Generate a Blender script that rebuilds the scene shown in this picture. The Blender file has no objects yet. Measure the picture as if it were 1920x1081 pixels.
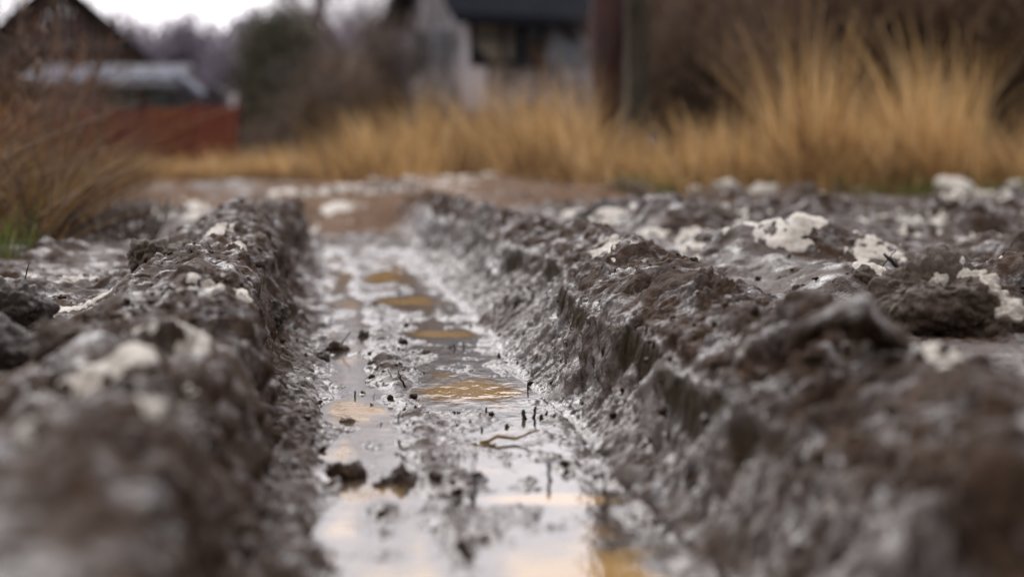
import bpy, bmesh, math, random
import numpy as np
from mathutils import Vector, Matrix, noise as mnoise

# ------------------------------------------------------------------ camera, world, sun, exposure
C = bpy.context.scene
COL = C.collection
FPX = 3467.0                      # focal length in photo pixels (1920 wide)
CAMZ = 0.43
PITCH = math.atan(250.5 / FPX)    # horizon at row 290
cam_d = bpy.data.cameras.new('camera')
cam = bpy.data.objects.new('camera', cam_d)
COL.objects.link(cam)
cam.location = (0, 0, CAMZ)
cam.rotation_euler = (math.pi / 2 - PITCH, 0, 0)
cam_d.sensor_width = 36.0
cam_d.lens = FPX / 1920 * 36.0
cam_d.clip_start = 0.02
cam_d.clip_end = 3000
cam_d.dof.use_dof = True
cam_d.dof.focus_distance = 3.35
cam_d.dof.aperture_fstop = 2.3
C.camera = cam

w = bpy.data.worlds.new('World')
C.world = w
w.use_nodes = True
SUN_EL, SUN_AZ = math.radians(38), math.radians(-14)      # azimuth from +Y (ahead), clockwise
nt = w.node_tree
for n in list(nt.nodes):
    nt.nodes.remove(n)
sky = nt.nodes.new('ShaderNodeTexSky')
sky.sky_type = 'NISHITA'
sky.sun_disc = False
sky.sun_elevation = SUN_EL
sky.sun_rotation = SUN_AZ
sky.dust_density = 4.0
sky.air_density = 1.0
hsv = nt.nodes.new('ShaderNodeHueSaturation')
hsv.inputs['Saturation'].default_value = 0.12
mixc = nt.nodes.new('ShaderNodeMix')
mixc.data_type = 'RGBA'
mixc.inputs[0].default_value = 0.8
# overcast: brighter towards the sun, dimmed behind the camera, to give the mud contrast
tcw = nt.nodes.new('ShaderNodeTexCoord')
sep = nt.nodes.new('ShaderNodeVectorMath')
sep.operation = 'DOT_PRODUCT'
sep.inputs[1].default_value = Vector((-.22, .86, .46)).normalized()
mr = nt.nodes.new('ShaderNodeMapRange')
mr.interpolation_type = 'SMOOTHSTEP'
mr.inputs[1].default_value = -0.5
mr.inputs[2].default_value = 0.95
mr.inputs[3].default_value = 6.0
mr.inputs[4].default_value = 21.5
mul = nt.nodes.new('ShaderNodeMix')
mul.data_type = 'RGBA'
mul.blend_type = 'MULTIPLY'
mul.inputs[0].default_value = 1.0
mul.inputs[7].default_value = (1.0, 0.955, 0.998, 1)
nt.links.new(tcw.outputs['Generated'], sep.inputs[0])
nt.links.new(sep.outputs['Value'], mr.inputs[0])
nt.links.new(mr.outputs[0], mul.inputs[6])
nt.links.new(mul.outputs[2], mixc.inputs[7])
bg = nt.nodes.new('ShaderNodeBackground')
bg.inputs['Strength'].default_value = 0.1
out = nt.nodes.new('ShaderNodeOutputWorld')
nt.links.new(sky.outputs[0], hsv.inputs['Color'])
nt.links.new(hsv.outputs[0], mixc.inputs[6])
nt.links.new(mixc.outputs[2], bg.inputs['Color'])
nt.links.new(bg.outputs[0], out.inputs['Surface'])

sd = bpy.data.lights.new('sun', 'SUN')
sd.energy = 0.6
sd.angle = math.radians(25)
sd.color = (1.0, 0.97, 0.94)
so = bpy.data.objects.new('sun', sd)
COL.objects.link(so)
sdir = Vector((math.sin(SUN_AZ) * math.cos(SUN_EL), math.cos(SUN_AZ) * math.cos(SUN_EL), math.sin(SUN_EL)))
so.rotation_euler = (-sdir).to_track_quat('-Z', 'Y').to_euler()
so.location = sdir * 60

C.view_settings.view_transform = 'Standard'
C.view_settings.look = 'None'
C.view_settings.exposure = 0.08
C.view_settings.gamma = 1.0
C.cycles.use_denoising = True
C.cycles.max_bounces = 5
C.cycles.diffuse_bounces = 3
C.cycles.glossy_bounces = 3
C.cycles.sample_clamp_indirect = 4.0

# ------------------------------------------------------------------ helpers
rnd = random.Random(7)
RNG = np.random.default_rng(11)


def ray(px, py):
    cx, cy = (px - 960) / FPX, (540.5 - py) / FPX
    ct, st = math.cos(PITCH), math.sin(PITCH)
    return (cx, ct + cy * st, -st + cy * ct)


def P(px, py, z):
    """the point at height z that the photo shows at pixel px, py"""
    dx, dy, dz = ray(px, py)
    t = (z - CAMZ) / dz
    return (dx * t, dy * t)


def at(px, py, Y):
    """the point at distance Y that the photo shows at pixel px, py"""
    dx, dy, dz = ray(px, py)
    t = Y / dy
    return (dx * t, Y, CAMZ + dz * t)


_perm = RNG.permutation(4096).astype(np.int32)
_g3 = RNG.normal(size=(4096, 3)).astype(np.float32)
_g3 /= np.linalg.norm(_g3, axis=1, keepdims=True)


def _h(ix, iy, iz):
    return _perm[(_perm[(_perm[ix & 4095] + iy) & 4095] + iz) & 4095]


def perlin(x, y, z):
    x = np.asarray(x, np.float32); y = np.asarray(y, np.float32); z = np.asarray(z, np.float32)
    x, y, z = np.broadcast_arrays(x, y, z)
    fx, fy, fz = np.floor(x), np.floor(y), np.floor(z)
    ix, iy, iz = fx.astype(np.int32), fy.astype(np.int32), fz.astype(np.int32)
    x = x - fx; y = y - fy; z = z - fz
    u = x * x * x * (x * (x * 6 - 15) + 10)
    v = y * y * y * (y * (y * 6 - 15) + 10)
    t = z * z * z * (z * (z * 6 - 15) + 10)
    r = None
    acc = np.zeros(x.shape, np.float32)
    for a in (0, 1):
        for b in (0, 1):
            for c in (0, 1):
                g = _g3[_h(ix + a, iy + b, iz + c)]
                d = g[..., 0] * (x - a) + g[..., 1] * (y - b) + g[..., 2] * (z - c)
                wgt = (u if a else 1 - u) * (v if b else 1 - v) * (t if c else 1 - t)
                acc += wgt * d
    return acc * 1.5


def worley(x, y, z, fill=1.0):
    """0..1 rounded bumps of uneven size, one per cell that is filled"""
    fx, fy, fz = np.floor(x), np.floor(y), np.floor(z)
    ix, iy, iz = fx.astype(np.int32), fy.astype(np.int32), fz.astype(np.int32)
    x = x - fx; y = y - fy; z = z - fz
    best = np.zeros(x.shape, np.float32)
    for a in (-1, 0, 1):
        for b in (-1, 0, 1):
            for c in (-1, 0, 1):
                h = _h(ix + a, iy + b, iz + c)
                g = _g3[h]
                rr = (0.35 + 0.45 * (h & 255) / 255.0).astype(np.float32)
                on = ((h >> 4) & 127) / 127.0 < fill
                d2 = (x - a - .5 - .45 * g[..., 0]) ** 2 + (y - b - .5 - .45 * g[..., 1]) ** 2 + (z - c - .5 - .45 * g[..., 2]) ** 2
                k = np.maximum(0, 1 - d2 / (rr * rr)) * rr * on
                best = np.maximum(best, np.sqrt(k))
    return best


def sstep(a, b, x):
    t = np.clip((x - a) / (b - a), 0, 1)
    return t * t * (3 - 2 * t)


def tag(o, label=None, cat=None, group=None, kind=None):
    if label: o['label'] = label
    if cat: o['category'] = cat
    if group: o['group'] = group
    if kind: o['kind'] = kind
    return o


def np_mesh(name, verts, faces, mat=None, parent=None, smooth=True, attrs=None):
    """faces: (n,4) or (n,3) int array"""
    me = bpy.data.meshes.new(name)
    verts = np.asarray(verts, np.float32); faces = np.asarray(faces, np.int32)
    n, k = faces.shape
    me.vertices.add(len(verts)); me.vertices.foreach_set('co', verts.ravel())
    me.loops.add(n * k); me.loops.foreach_set('vertex_index', faces.ravel())
    me.polygons.add(n)
    me.polygons.foreach_set('loop_start', np.arange(0, n * k, k, dtype=np.int32))
    me.polygons.foreach_set('loop_total', np.full(n, k, np.int32))
    if smooth:
        me.polygons.foreach_set('use_smooth', np.ones(n, bool))
    me.update(calc_edges=True)
    for an, av in (attrs or {}).items():
        a = me.attributes.new(an, 'FLOAT', 'POINT')
        a.data.foreach_set('value', np.asarray(av, np.float32).ravel())
    if mat: me.materials.append(mat)
    o = bpy.data.objects.new(name, me)
    COL.objects.link(o)
    if parent: o.parent = parent
    return o


class MB:
    """collects boxes, bars and discs; build() links them as one mesh object"""
    def __init__(s): s.bm = bmesh.new()

    def box(s, x0, x1, y0, y1, z0, z1):
        m = Matrix.Translation(((x0 + x1) / 2, (y0 + y1) / 2, (z0 + z1) / 2)) @ Matrix.Diagonal((x1 - x0, y1 - y0, z1 - z0, 1))
        bmesh.ops.create_cube(s.bm, size=1, matrix=m); return s

    def prism(s, pts, d):
        """closed polygon pts (3d) swept by vector d"""
        a = [s.bm.verts.new(p) for p in pts]
        b = [s.bm.verts.new(Vector(p) + Vector(d)) for p in pts]
        n = len(pts)
        s.bm.faces.new(a); s.bm.faces.new(b[::-1])
        for i in range(n):
            s.bm.faces.new((a[i], b[i], b[(i + 1) % n], a[(i + 1) % n]))
        return s

    def tube(s, pts, rads, seg=8, cap=True):
        rings = []
        for i, p in enumerate(pts):
            p = Vector(p)
            d = (Vector(pts[min(i + 1, len(pts) - 1)]) - Vector(pts[max(i - 1, 0)])).normalized()
            q = d.to_track_quat('Z', 'Y')
            rings.append([s.bm.verts.new(p + q @ Vector((math.cos(k * 2 * math.pi / seg) * rads[i], math.sin(k * 2 * math.pi / seg) * rads[i], 0))) for k in range(seg)])
        for a, b in zip(rings, rings[1:]):
            for k in range(seg):
                s.bm.faces.new((a[k], a[(k + 1) % seg], b[(k + 1) % seg], b[k]))
        if cap:
            s.bm.faces.new(rings[0][::-1]); s.bm.faces.new(rings[-1])
        return s

    def build(s, name, mat, parent=None, smooth=False, bevel=0):
        bmesh.ops.recalc_face_normals(s.bm, faces=s.bm.faces)
        me = bpy.data.meshes.new(name); s.bm.to_mesh(me); s.bm.free()
        if smooth: me.polygons.foreach_set('use_smooth', np.ones(len(me.polygons), bool))
        if mat: me.materials.append(mat)
        o = bpy.data.objects.new(name, me); COL.objects.link(o)
        if parent: o.parent = parent
        if bevel:
            b = o.modifiers.new('bevel', 'BEVEL'); b.width = bevel; b.segments = 2
        return o


def empty(name, loc, rz=0):
    o = bpy.data.objects.new(name, None); COL.objects.link(o)
    o.location = loc; o.rotation_euler = (0, 0, rz); o.empty_display_size = 0.05
    return o


# ------------------------------------------------------------------ materials
class Mat:
    def __init__(s, name):
        s.m = bpy.data.materials.new(name); s.m.use_nodes = True
        s.t = s.m.node_tree; s.b = s.t.nodes['Principled BSDF']
        s.tc = s.t.nodes.new('ShaderNodeTexCoord')

    def link(s, a, b): s.t.links.new(a, b)

    def noise(s, scale, detail=4, rough=.6, vec=None, stretch=None, dist=0):
        n = s.t.nodes.new('ShaderNodeTexNoise')
        n.inputs['Scale'].default_value = scale; n.inputs['Detail'].default_value = detail
        n.inputs['Roughness'].default_value = rough; n.inputs['Distortion'].default_value = dist
        v = vec or s.tc.outputs['Object']
        if stretch:
            mp = s.t.nodes.new('ShaderNodeMapping'); mp.inputs['Scale'].default_value = stretch
            s.link(v, mp.inputs[0]); v = mp.outputs[0]
        s.link(v, n.inputs['Vector'])
        return n.outputs['Fac']

    def attr(s, name):
        a = s.t.nodes.new('ShaderNodeAttribute'); a.attribute_name = name
        return a.outputs['Fac']

    def ramp(s, fac, stops):
        r = s.t.nodes.new('ShaderNodeValToRGB'); e = r.color_ramp.elements
        while len(e) < len(stops): e.new(.5)
        for k, (p, c) in enumerate(stops):
            e[k].position = p
            e[k].color = (c, c, c, 1) if not hasattr(c, '__len__') else (*c, 1)
        s.link(fac, r.inputs[0]); return r.outputs[0]

    def mix(s, fac, a, b):
        n = s.t.nodes.new('ShaderNodeMix'); n.data_type = 'RGBA'
        for sock, v in ((n.inputs[0], fac), (n.inputs[6], a), (n.inputs[7], b)):
            if hasattr(v, 'is_output'): s.link(v, sock)
            elif hasattr(v, '__len__'): sock.default_value = (*v, 1)
            else: sock.default_value = v
        return n.outputs[2]

    def math(s, op, a, b=0.0, c=0.0):
        n = s.t.nodes.new('ShaderNodeMath'); n.operation = op
        for k, v in enumerate((a, b, c)):
            if hasattr(v, 'is_output'): s.link(v, n.inputs[k])
            else: n.inputs[k].default_value = v
        return n.outputs[0]

    def bump(s, h, strength, dist, prev=None):
        n = s.t.nodes.new('ShaderNodeBump'); n.inputs['Strength'].default_value = strength
        n.inputs['Distance'].default_value = dist
        s.link(h, n.inputs['Height'])
        if prev: s.link(prev, n.inputs['Normal'])
        return n.outputs[0]

    def set(s, **k):
        for a, v in k.items():
            sock = s.b.inputs[{'col': 'Base Color', 'rough': 'Roughness', 'normal': 'Normal', 'spec': 'Specular IOR Level', 'ior': 'IOR', 'coat': 'Coat Weight', 'coatr': 'Coat Roughness', 'metal': 'Metallic', 'sss': 'Subsurface Weight'}[a]]
            if hasattr(v, 'is_output'): s.link(v, sock)
            elif hasattr(v, '__len__'): sock.default_value = (*v, 1)
            else: sock.default_value = v
        return s


def mud_material():
    m = Mat('wet_mud')
    n1 = m.noise(14, 5, .65)
    n2 = m.noise(90, 4, .6)
    n3 = m.noise(3.0, 3)
    col = m.mix(m.ramp(n1, [(.32, 0.), (.68, 1.)]), (.019, .0108, .0067), (.072, .0430, .0270))
    col = m.mix(m.ramp(n2, [(.45, 0.), (.75, .8)]), col, (.110, .073, .051))
    col = m.mix(m.ramp(n3, [(.55, 0.), (.75, .5)]), col, (.050, .032, .019))
    col = m.mix(m.ramp(m.noise(42, 2), [(.63, 0.), (.70, .8)]), col, (.010, .0075, .006))   # dark humus specks
    cut = m.attr('cut')
    streak = m.noise(60, 4, .6, stretch=(1, 1, .25))
    col = m.mix(cut, col, m.mix(streak, (.014, .009, .004), (.046, .030, .013)))
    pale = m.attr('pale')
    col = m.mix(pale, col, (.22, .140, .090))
    wet = m.attr('wet')
    gl = m.ramp(m.noise(16, 5, .65), [(.365, 0.), (.51, 1.)])      # duller (1) and wetter (0) patches
    col = m.mix(m.math('MULTIPLY_ADD', gl, -.5, .5), col, (.018, .012, .009))
    r = m.math('MULTIPLY_ADD', gl, .46, .11)
    r = m.math('ADD', r, m.math('MULTIPLY', n2, .10))
    r = m.math('ADD', r, m.math('MULTIPLY', cut, .5))
    r = m.math('MULTIPLY', r, m.math('MULTIPLY_ADD', wet, -.78, 1.0))
    fine = m.noise(380, 4, .6)
    mid = m.noise(130, 4, .55, dist=.6)
    amt = m.math('MULTIPLY_ADD', wet, -.90, 1.0)
    h = m.math('ADD', m.math('MULTIPLY', mid, 1.0), m.math('MULTIPLY', fine, .26))
    h = m.math('MULTIPLY', h, m.math('MULTIPLY', amt, m.math('MULTIPLY_ADD', gl, .6, .4)))
    spec = m.math('MULTIPLY_ADD', gl, -.45, .52)
    spec = m.math('MAXIMUM', spec, m.math('MULTIPLY', wet, .5))
    spec = m.math('MULTIPLY', spec, m.math('MULTIPLY_ADD', cut, -.9, 1.0))
    spec = m.math('MULTIPLY', spec, m.math('MULTIPLY_ADD', pale, -.8, 1.0))
    r = m.math('ADD', r, m.math('MULTIPLY', pale, .4))
    m.set(col=col, rough=r, normal=m.bump(h, .7, .006), spec=spec)
    return m.m


def clod_material(name, dark, light, rough=.55):
    m = Mat(name)
    n1 = m.noise(45, 5, .65); n2 = m.noise(260, 4, .6)
    col = m.mix(n1, dark, light)
    col = m.mix(m.ramp(n2, [(.6, 0.), (.7, .8)]), col, (.14, .095, .05))
    h = m.math('ADD', m.noise(420, 5, .65), n2)
    m.set(col=col, rough=m.math('MULTIPLY_ADD', n2, .4, rough - .2), normal=m.bump(h, .8, .005), spec=.5)
    return m.m


def snow_material():
    m = Mat('old_snow')
    n1 = m.noise(55, 4); n2 = m.noise(320, 4)
    col = m.mix(m.ramp(n1, [(.44, 0.), (.72, .75)]), (.60, .565, .49), (.36, .29, .20))
    col = m.mix(m.ramp(n2, [(.56, 0.), (.68, .85)]), col, (.22, .155, .10))
    m.set(col=col, rough=.55, normal=m.bump(m.math('ADD', n2, n1), .7, .004), sss=.0)
    return m.m


def water_material():
    m = Mat('muddy_water')
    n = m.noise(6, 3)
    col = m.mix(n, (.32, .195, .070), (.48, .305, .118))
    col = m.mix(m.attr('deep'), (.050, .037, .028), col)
    rip = m.noise(22, 3, .5, stretch=(1, .45, 1))
    rip2 = m.noise(75, 2, .5, stretch=(1, .4, 1))
    nm = m.bump(rip, .09, .012)
    nm = m.bump(rip2, .045, .005, nm)
    m.set(col=col, rough=m.math('MULTIPLY_ADD', m.attr('deep'), -.08, .11), ior=m.math('MULTIPLY_ADD', m.attr('deep'), -.10, 1.40), normal=nm)
    return m.m


def plain(name, a, b, scale=20, rough=.7, stretch=None, bump=.3, bd=.01, spec=.3):
    m = Mat(name)
    n = m.noise(scale, 5, .6, stretch=stretch)
    m.set(col=m.mix(m.ramp(n, [(.3, 0.), (.7, 1.)]), a, b), rough=rough, spec=spec)
    if bump: m.set(normal=m.bump(n, bump, bd))
    return m.m


def blade_material(name, stops, trans=.3):
    m = Mat(name)
    col = m.ramp(m.attr('tint'), stops)
    m.set(col=col, rough=.6, spec=.25)
    tr = m.t.nodes.new('ShaderNodeBsdfTranslucent'); m.link(col, tr.inputs[0])
    mx = m.t.nodes.new('ShaderNodeMixShader'); mx.inputs[0].default_value = trans
    m.link(m.b.outputs[0], mx.inputs[1]); m.link(tr.outputs[0], mx.inputs[2])
    o = m.t.nodes['Material Output']; m.link(mx.outputs[0], o.inputs[0])
    return m.m


M_MUD = mud_material()
M_CLOD = clod_material('clod_mud', (.034, .021, .0125), (.125, .082, .050))
M_CLOD_DARK = clod_material('dark_clod_mud', (.018, .0125, .009), (.065, .046, .034), .45)
M_SNOW = snow_material()
M_WATER = water_material()

# ------------------------------------------------------------------ terrain
ys = [-4.0]
while ys[-1] < 0.6: ys.append(ys[-1] + .12)
def dl(y):
    return np.interp(math.log(max(y, .6)), np.log([.6, 1.1, 2.0, 2.6, 4.6, 7, 12, 22, 40, 100, 900]),
                     [.010, .005, .0022, .00115, .00115, .0020, .0035, .006, .02, .06, .12])
while ys[-1] < 900: ys.append(ys[-1] * (1 + dl(ys[-1])))
ys = np.array(ys, np.float32)
NI = 1000; NO = 110
sc = np.linspace(-1, 1, NI)
so_ = (np.arange(1, NO + 1) / NO)
Y = ys[:, None]
hw = np.maximum(.288 * ys, .15) + .06
outer = (so_[None, :] ** 3) * (22 + 1.2 * np.maximum(ys, 0))[:, None] + so_[None, :] * 1.2
X = np.concatenate([-hw[:, None] - outer[:, ::-1], hw[:, None] * sc[None, :], hw[:, None] + outer], axis=1).astype(np.float32)
Y = np.broadcast_to(Y, X.shape).astype(np.float32)
NR, NC = X.shape
print('terrain grid', NR, NC)

YK = ys.astype(np.float64)
wob = .018 * perlin(YK * 1.1, 3.3, 7.7) + .007 * perlin(YK * 3.7, 1.3, 2.7)
wobR = .030 * perlin(YK * 1.6, 8.3, 1.7) + .022 * perlin(YK * 4.7, 4.3, 2.7) + .0045 * perlin(YK * 15, 4.3, 12.7) + .002 * perlin(YK * 40, 4.3, 32.7)
wobL = .022 * perlin(YK * 1.4, 5.3, 9.7) + .014 * perlin(YK * 4.5, 6.3, 3.7)
U0 = X + .105 * Y


def PL(*pairs):
    a = np.array(pairs); return np.interp(YK, a[:, 0], a[:, 1])


def lerp_profile(U, keys):
    """keys: list of (u array per row, z array per row), u increasing; returns z, with smooth joins"""
    Z = np.broadcast_to(keys[0][1][:, None], U.shape).copy()
    for (u0, z0), (u1, z1) in zip(keys, keys[1:]):
        t = np.clip((U - u0[:, None]) / np.maximum(u1 - u0, 1e-4)[:, None], 0, 1)
        Z += t * (z1 - z0)[:, None]
    return Z


K = lambda v: np.full(len(YK), float(v))
ul = PL((.8, .52), (1.3, .51), (1.7, .495), (2.1, .468), (2.9, .485), (4.07, .545), (5, .575), (6.5, .57), (8, .52), (10, .50)) + wobR
zl = PL((.8, .085), (1.6, .09), (2.1, .135), (2.9, .142), (4.07, .16), (5, .168), (8, .16))
fd = PL((1.5, .015), (2.0, .055), (3, .055), (5, .06), (7, .035), (9, .02))
fd = fd * np.clip(.75 + 1.5 * perlin(YK * 3.1, 2.2, 8.8) + .7 * perlin(YK * 13, 2.2, 18.8), .08, 1.3)
uc = PL((.8, .64), (1.4, .62), (1.8, .60), (2.2, .58), (3, .61), (4.8, .69), (6, .70), (8, .63), (10, .6)) + wobR
zc = PL((.8, .25), (1.4, .235), (1.8, .205), (2.2, .195), (3, .218), (3.8, .235), (4.8, .250), (5.4, .238), (6, .22), (8, .195), (10, .18))
zg = .165 + .012 * perlin(X * 1.3, Y * .7, 1.5) + .008 * perlin(X * 3.7, Y * 2.2, 4.5)
# left ridge
lr = PL((0, .45), (1.2, .45), (1.7, .55), (2.2, .72), (2.7, .85), (3.4, .9), (4.6, 1.1), (5.2, 1.55), (5.7, 1.35), (6.4, .55), (7.5, .3), (10, .2))
lw = PL((0, 0.04), (1.7, .04), (2.3, 0.), (4, -.01), (5, -.035), (7, -.03))

GB = .165
keys = [
    (K(-.95) + wobL, K(0)),
    (K(-.70) + wobL, K(-.022)),
    (K(-.44) + wobL, K(-.028)),
    (K(-.40) + lw + wobL, K(-.022)),
    (K(-.36) + lw + wobL, K(.006)),
    (K(-.315) + lw + wobL, .045 * lr),
    (K(-.21) + lw * .5 + wobL * .6, .088 * lr),
    (K(-.145) + wobL, .072 * lr),
    (K(-.108) + wobL, .04 * lr),
    (K(-.092) + wobL * .8, K(-.055)),
    (K(-.075) + wobL * .6, K(-.115)),
    (K(-.035), K(.024 - GB)),
    (K(-.004), K(.007 - GB)),
    (K(.028), K(-.008 - GB)),
    (K(.10), K(-.011 - GB)),
    (K(.145), K(.008 - GB)),
    (K(.20), K(-.004 - GB)),
    (K(.30), K(-.010 - GB)),
    (K(.395), K(-.006 - GB)),
    (np.minimum(np.minimum(.424, ul - .03), .40 + .012 * YK * 0 + .02 * sstep(2.2, 3.2, YK)), K(.006 - GB)),
    (np.minimum(np.minimum(.424, ul - .03), .40 + .012 * YK * 0 + .02 * sstep(2.2, 3.2, YK)) + .5 * (ul - np.minimum(np.minimum(.424, ul - .03), .40 + .012 * YK * 0 + .02 * sstep(2.2, 3.2, YK))), .030 + .25 * (zl - fd - .03) - GB),
    (ul - .014, zl - fd - GB),
    (ul - .004, zl - GB),
    (ul + .028, zl + .028 - GB),
    (uc, zc - GB),
    (uc + .08, zc - .015 - GB),
    (uc + .20, K(-.018)),
    (uc + .46, K(-.016)),
    (uc + .62, K(0)),
]
U = U0 + wob[:, None]
prof = lerp_profile(U, keys)
rut_end = sstep(9.2, 11.5, Y)
prof = prof * (1 - rut_end)
Z = zg + prof
floor_m = sstep(-.06, -.02, U) * (1 - sstep(.40, .44, U)) * (1 - rut_end)
Z += (GB - zg) * floor_m
# verge and field roughness, the bank the grass stands on, gentle fall away far back
Z -= .012 * sstep(7.5, 9.5, Y) * sstep(.3, 1.5, X)
Z += .05 * sstep(11.5, 13.5, Y - .6 * np.clip(-X, 0, 12)) * sstep(-1.5, .5, X)
Z += .035 * sstep(.25, .9, (-X - 1.15 - .13 * np.clip(Y - 4.5, -2, 20)))
Z += .02 * perlin(X * .5, Y * .35, 9.1) * sstep(10, 14, Y)

# hand placed heaps:  (px, py of the base, height there, half width m, half depth m, rise m)
HEAPS = [
    (1450, 500, .15, .19, .26, .085), (1580, 505, .15, .17, .13, .035), (1660, 490, .15, .16, .14, .03),
    (1605, 560, .15, .10, .10, .035), (1900, 610, .14, .16, .16, .085), (1850, 560, .14, .16, .2, .05),
    (1500, 690, .17, .085, .10, .042), (1600, 690, .17, .08, .09, .018), (1450, 640, .17, .08, .12, .02),
    (40, 590, .16, .11, .12, .05), (290, 522, .16, .10, .09, .028), (120, 530, .16, .12, .16, .022),
    (1290, 445, .16, .22, .3, .05), (1180, 430, .16, .22, .3, .05), (1420, 425, .16, .25, .35, .05),
    (1500, 385, .15, .4, .5, .02), (1650, 388, .15, .4, .5, .025), (1800, 395, .15, .4, .5, .035), (1900, 410, .15, .35, .5, .06),
    (1750, 375, .15, .8, .5, .0), (700, 420, .10, .25, .5, .05), (450, 352, .16, .5, 1.0, .04), (900, 352, .16, .6, .9, .05),
    (760, 352, .16, .5, .9, .05), (250, 430, .17, .2, .4, .05), (200, 470, .16, .2, .3, .02), (1700, 740, .17, .12, .11, .012),
    (1880, 740, .17, .1, .1, .012),
    (935, 600, .02, .05, .10, .055), (1075, 735, .02, .03, .05, .028), (1165, 835, .02, .03, .05, .018), (1245, 930, .02, .025, .05, .015), (1010, 660, .02, .025, .05, .022),
    (1640, 815, .20, .06, .06, .035), (1860, 835, .20, .06, .06, .04), (1480, 880, .14, .05, .05, .03), (1700, 960, .15, .045, .05, .03), (1330, 760, .17, .05, .06, .022),
]
for px, py, z, rx, ry, hh in HEAPS:
    hx, hy = P(px, py, z)
    d = ((X - hx) / rx) ** 2 + ((Y - hy) / ry) ** 2
    Z += hh * np.exp(-d * 1.1) * (1 + .5 * perlin(X * 9, Y * 7, px * .37))

# churned lumps all over the ground right and left of the rut
hr = np.random.default_rng(77)
for k in range(150):
    if k < 115: px, py = hr.uniform(1120, 2100), 372 + 190 * hr.random() ** 1.6
    else: px, py = hr.uniform(-150, 330), 450 + 190 * hr.random()
    hx, hy = P(px, py, .15)
    if hx + .105 * hy < .80 + .02 * hy and hx > -.1: continue
    if 1370 < px < 1690 and 415 < py < 505: continue
    rr = hr.uniform(.035, .10) * (.6 + hy * .12) * (.75 if px < 400 else 1); hh = rr * hr.uniform(.18, .55)
    i0, i1 = np.searchsorted(ys, [hy - rr * 2.6, hy + rr * 2.6]); ss = slice(i0, i1)
    d = ((X[ss] - hx) / rr) ** 2 + ((Y[ss] - hy) / (rr * hr.uniform(.7, 1.5))) ** 2
    Z[ss] += hh * np.exp(-d ** 1.5) * (1 + .6 * perlin(X[ss] * 14, Y[ss] * 11, k * .71))

# masks
ridge_l = np.exp(-((U + .2) / .16) ** 2) * (1 - .8 * sstep(6.5, 9, Y))
ridge_r = np.exp(-((U - uc[:, None]) / .17) ** 2) * (1 - .8 * sstep(9, 11, Y))
slope_r = sstep(.395, .435, U) * (1 - sstep(0, .02, U - ul[:, None])) * (1 - rut_end)
slope_l = sstep(-.10, -.08, U) * (1 - sstep(.0, .05, U)) * (1 - rut_end)
cut_ = sstep(-.02, -.012, U - ul[:, None]) * (1 - sstep(-.004, .002, U - ul[:, None])) * sstep(1.7, 2.1, Y) * (1 - sstep(6, 8, Y)) * sstep(-.55, .05, perlin(Y * 6.5, 3.1, 8.8) + .35 * perlin(Y * 22, 3.1, 8.8))
trough = np.exp(-((U - uc[:, None] - .33) / .14) ** 2) + .6 * np.exp(-((U + .56) / .13) ** 2)
lowf = perlin(X * 2.6, Y * 1.7, 21.3)
amp = .58 + .42 * ridge_l + .52 * ridge_r + .35 * np.clip(lowf, -.6, 1)
amp = amp * (1 - .5 * np.clip(trough, 0, 1)) * (1 - floor_m * .78) + .25 * slope_l
amp *= (1 - .7 * cut_) * (1 - .62 * slope_r)
amp = np.clip(amp, .10, 1.35)

act = (ys > .4) & (ys < 16)
R0, R1 = np.where(act)[0][[0, -1]]
sl = slice(R0, R1 + 1)
x, y, z = X[sl], Y[sl], Z[sl]
dXu, dXv = np.gradient(x, axis=0), np.gradient(x, axis=1)
dYu, dZu, dZv = np.gradient(y, axis=0), np.gradient(z, axis=0), np.gradient(z, axis=1)
# tangents a = d/du = (dXu, dYu, dZu), b = d/dv = (dXv, 0, dZv)
nx = -(dZv * dYu); nz = dXv * dYu; ny = -(dZu * dXv - dXu * dZv)
ln = np.sqrt(nx * nx + ny * ny + nz * nz); ln[ln == 0] = 1
s_ = np.sign(nz); nx *= s_ / ln; ny *= s_ / ln; nz *= s_ / ln
del dXu, dXv, dYu, dZu, dZv
A = amp[sl]; sr = slope_r[sl]; fl = floor_m[sl]
wx = .02 * perlin(x * 11, y * 11, z * 11 + 3); wy = .02 * perlin(x * 11 + 9, y * 11, z * 11 + 31)
xq, yq = x + wx, y + wy
far = 1 + 1.6 * sstep(5, 9, y)
m1 = sstep(-.25, .30, perlin(x * 3.1, y * 2.6, 151.))          # where the mud is crumbly rather than smeared
m2 = sstep(-.20, .35, perlin(x * 5.7, y * 4.6, 171.))
D = .024 * perlin(xq * 7.5, yq * 6, z * 7.5)
b1 = np.abs(perlin(xq * 17, yq * 14, z * 17 + 5)); D += .026 * (b1 - .22)
b2 = np.abs(perlin(xq * 44, yq * 24, z * 41 + 15)); D += .014 * (b2 - .22) * (.35 + .8 * m1)
D += .0050 * perlin(xq * 95, yq * 80, z * 95) * (.3 + m2)
D += .0018 * perlin(x * 230, y * 190, z * 230) * (.2 + m1)
wl = worley(xq * 24, yq * 20, z * 24, .35); D += .018 * wl * sstep(.0, .45, perlin(x * 4.2, y * 3.6, 51.))
wl2 = worley(xq * 75, yq * 60, z * 75, .35); D += .0060 * wl2 * m1 * m2
pits = sstep(.36, .62, perlin(xq * 15, yq * 13, z * 15 + 77)); D -= .022 * pits * (1 - fl)
D *= far
D = D * A
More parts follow.
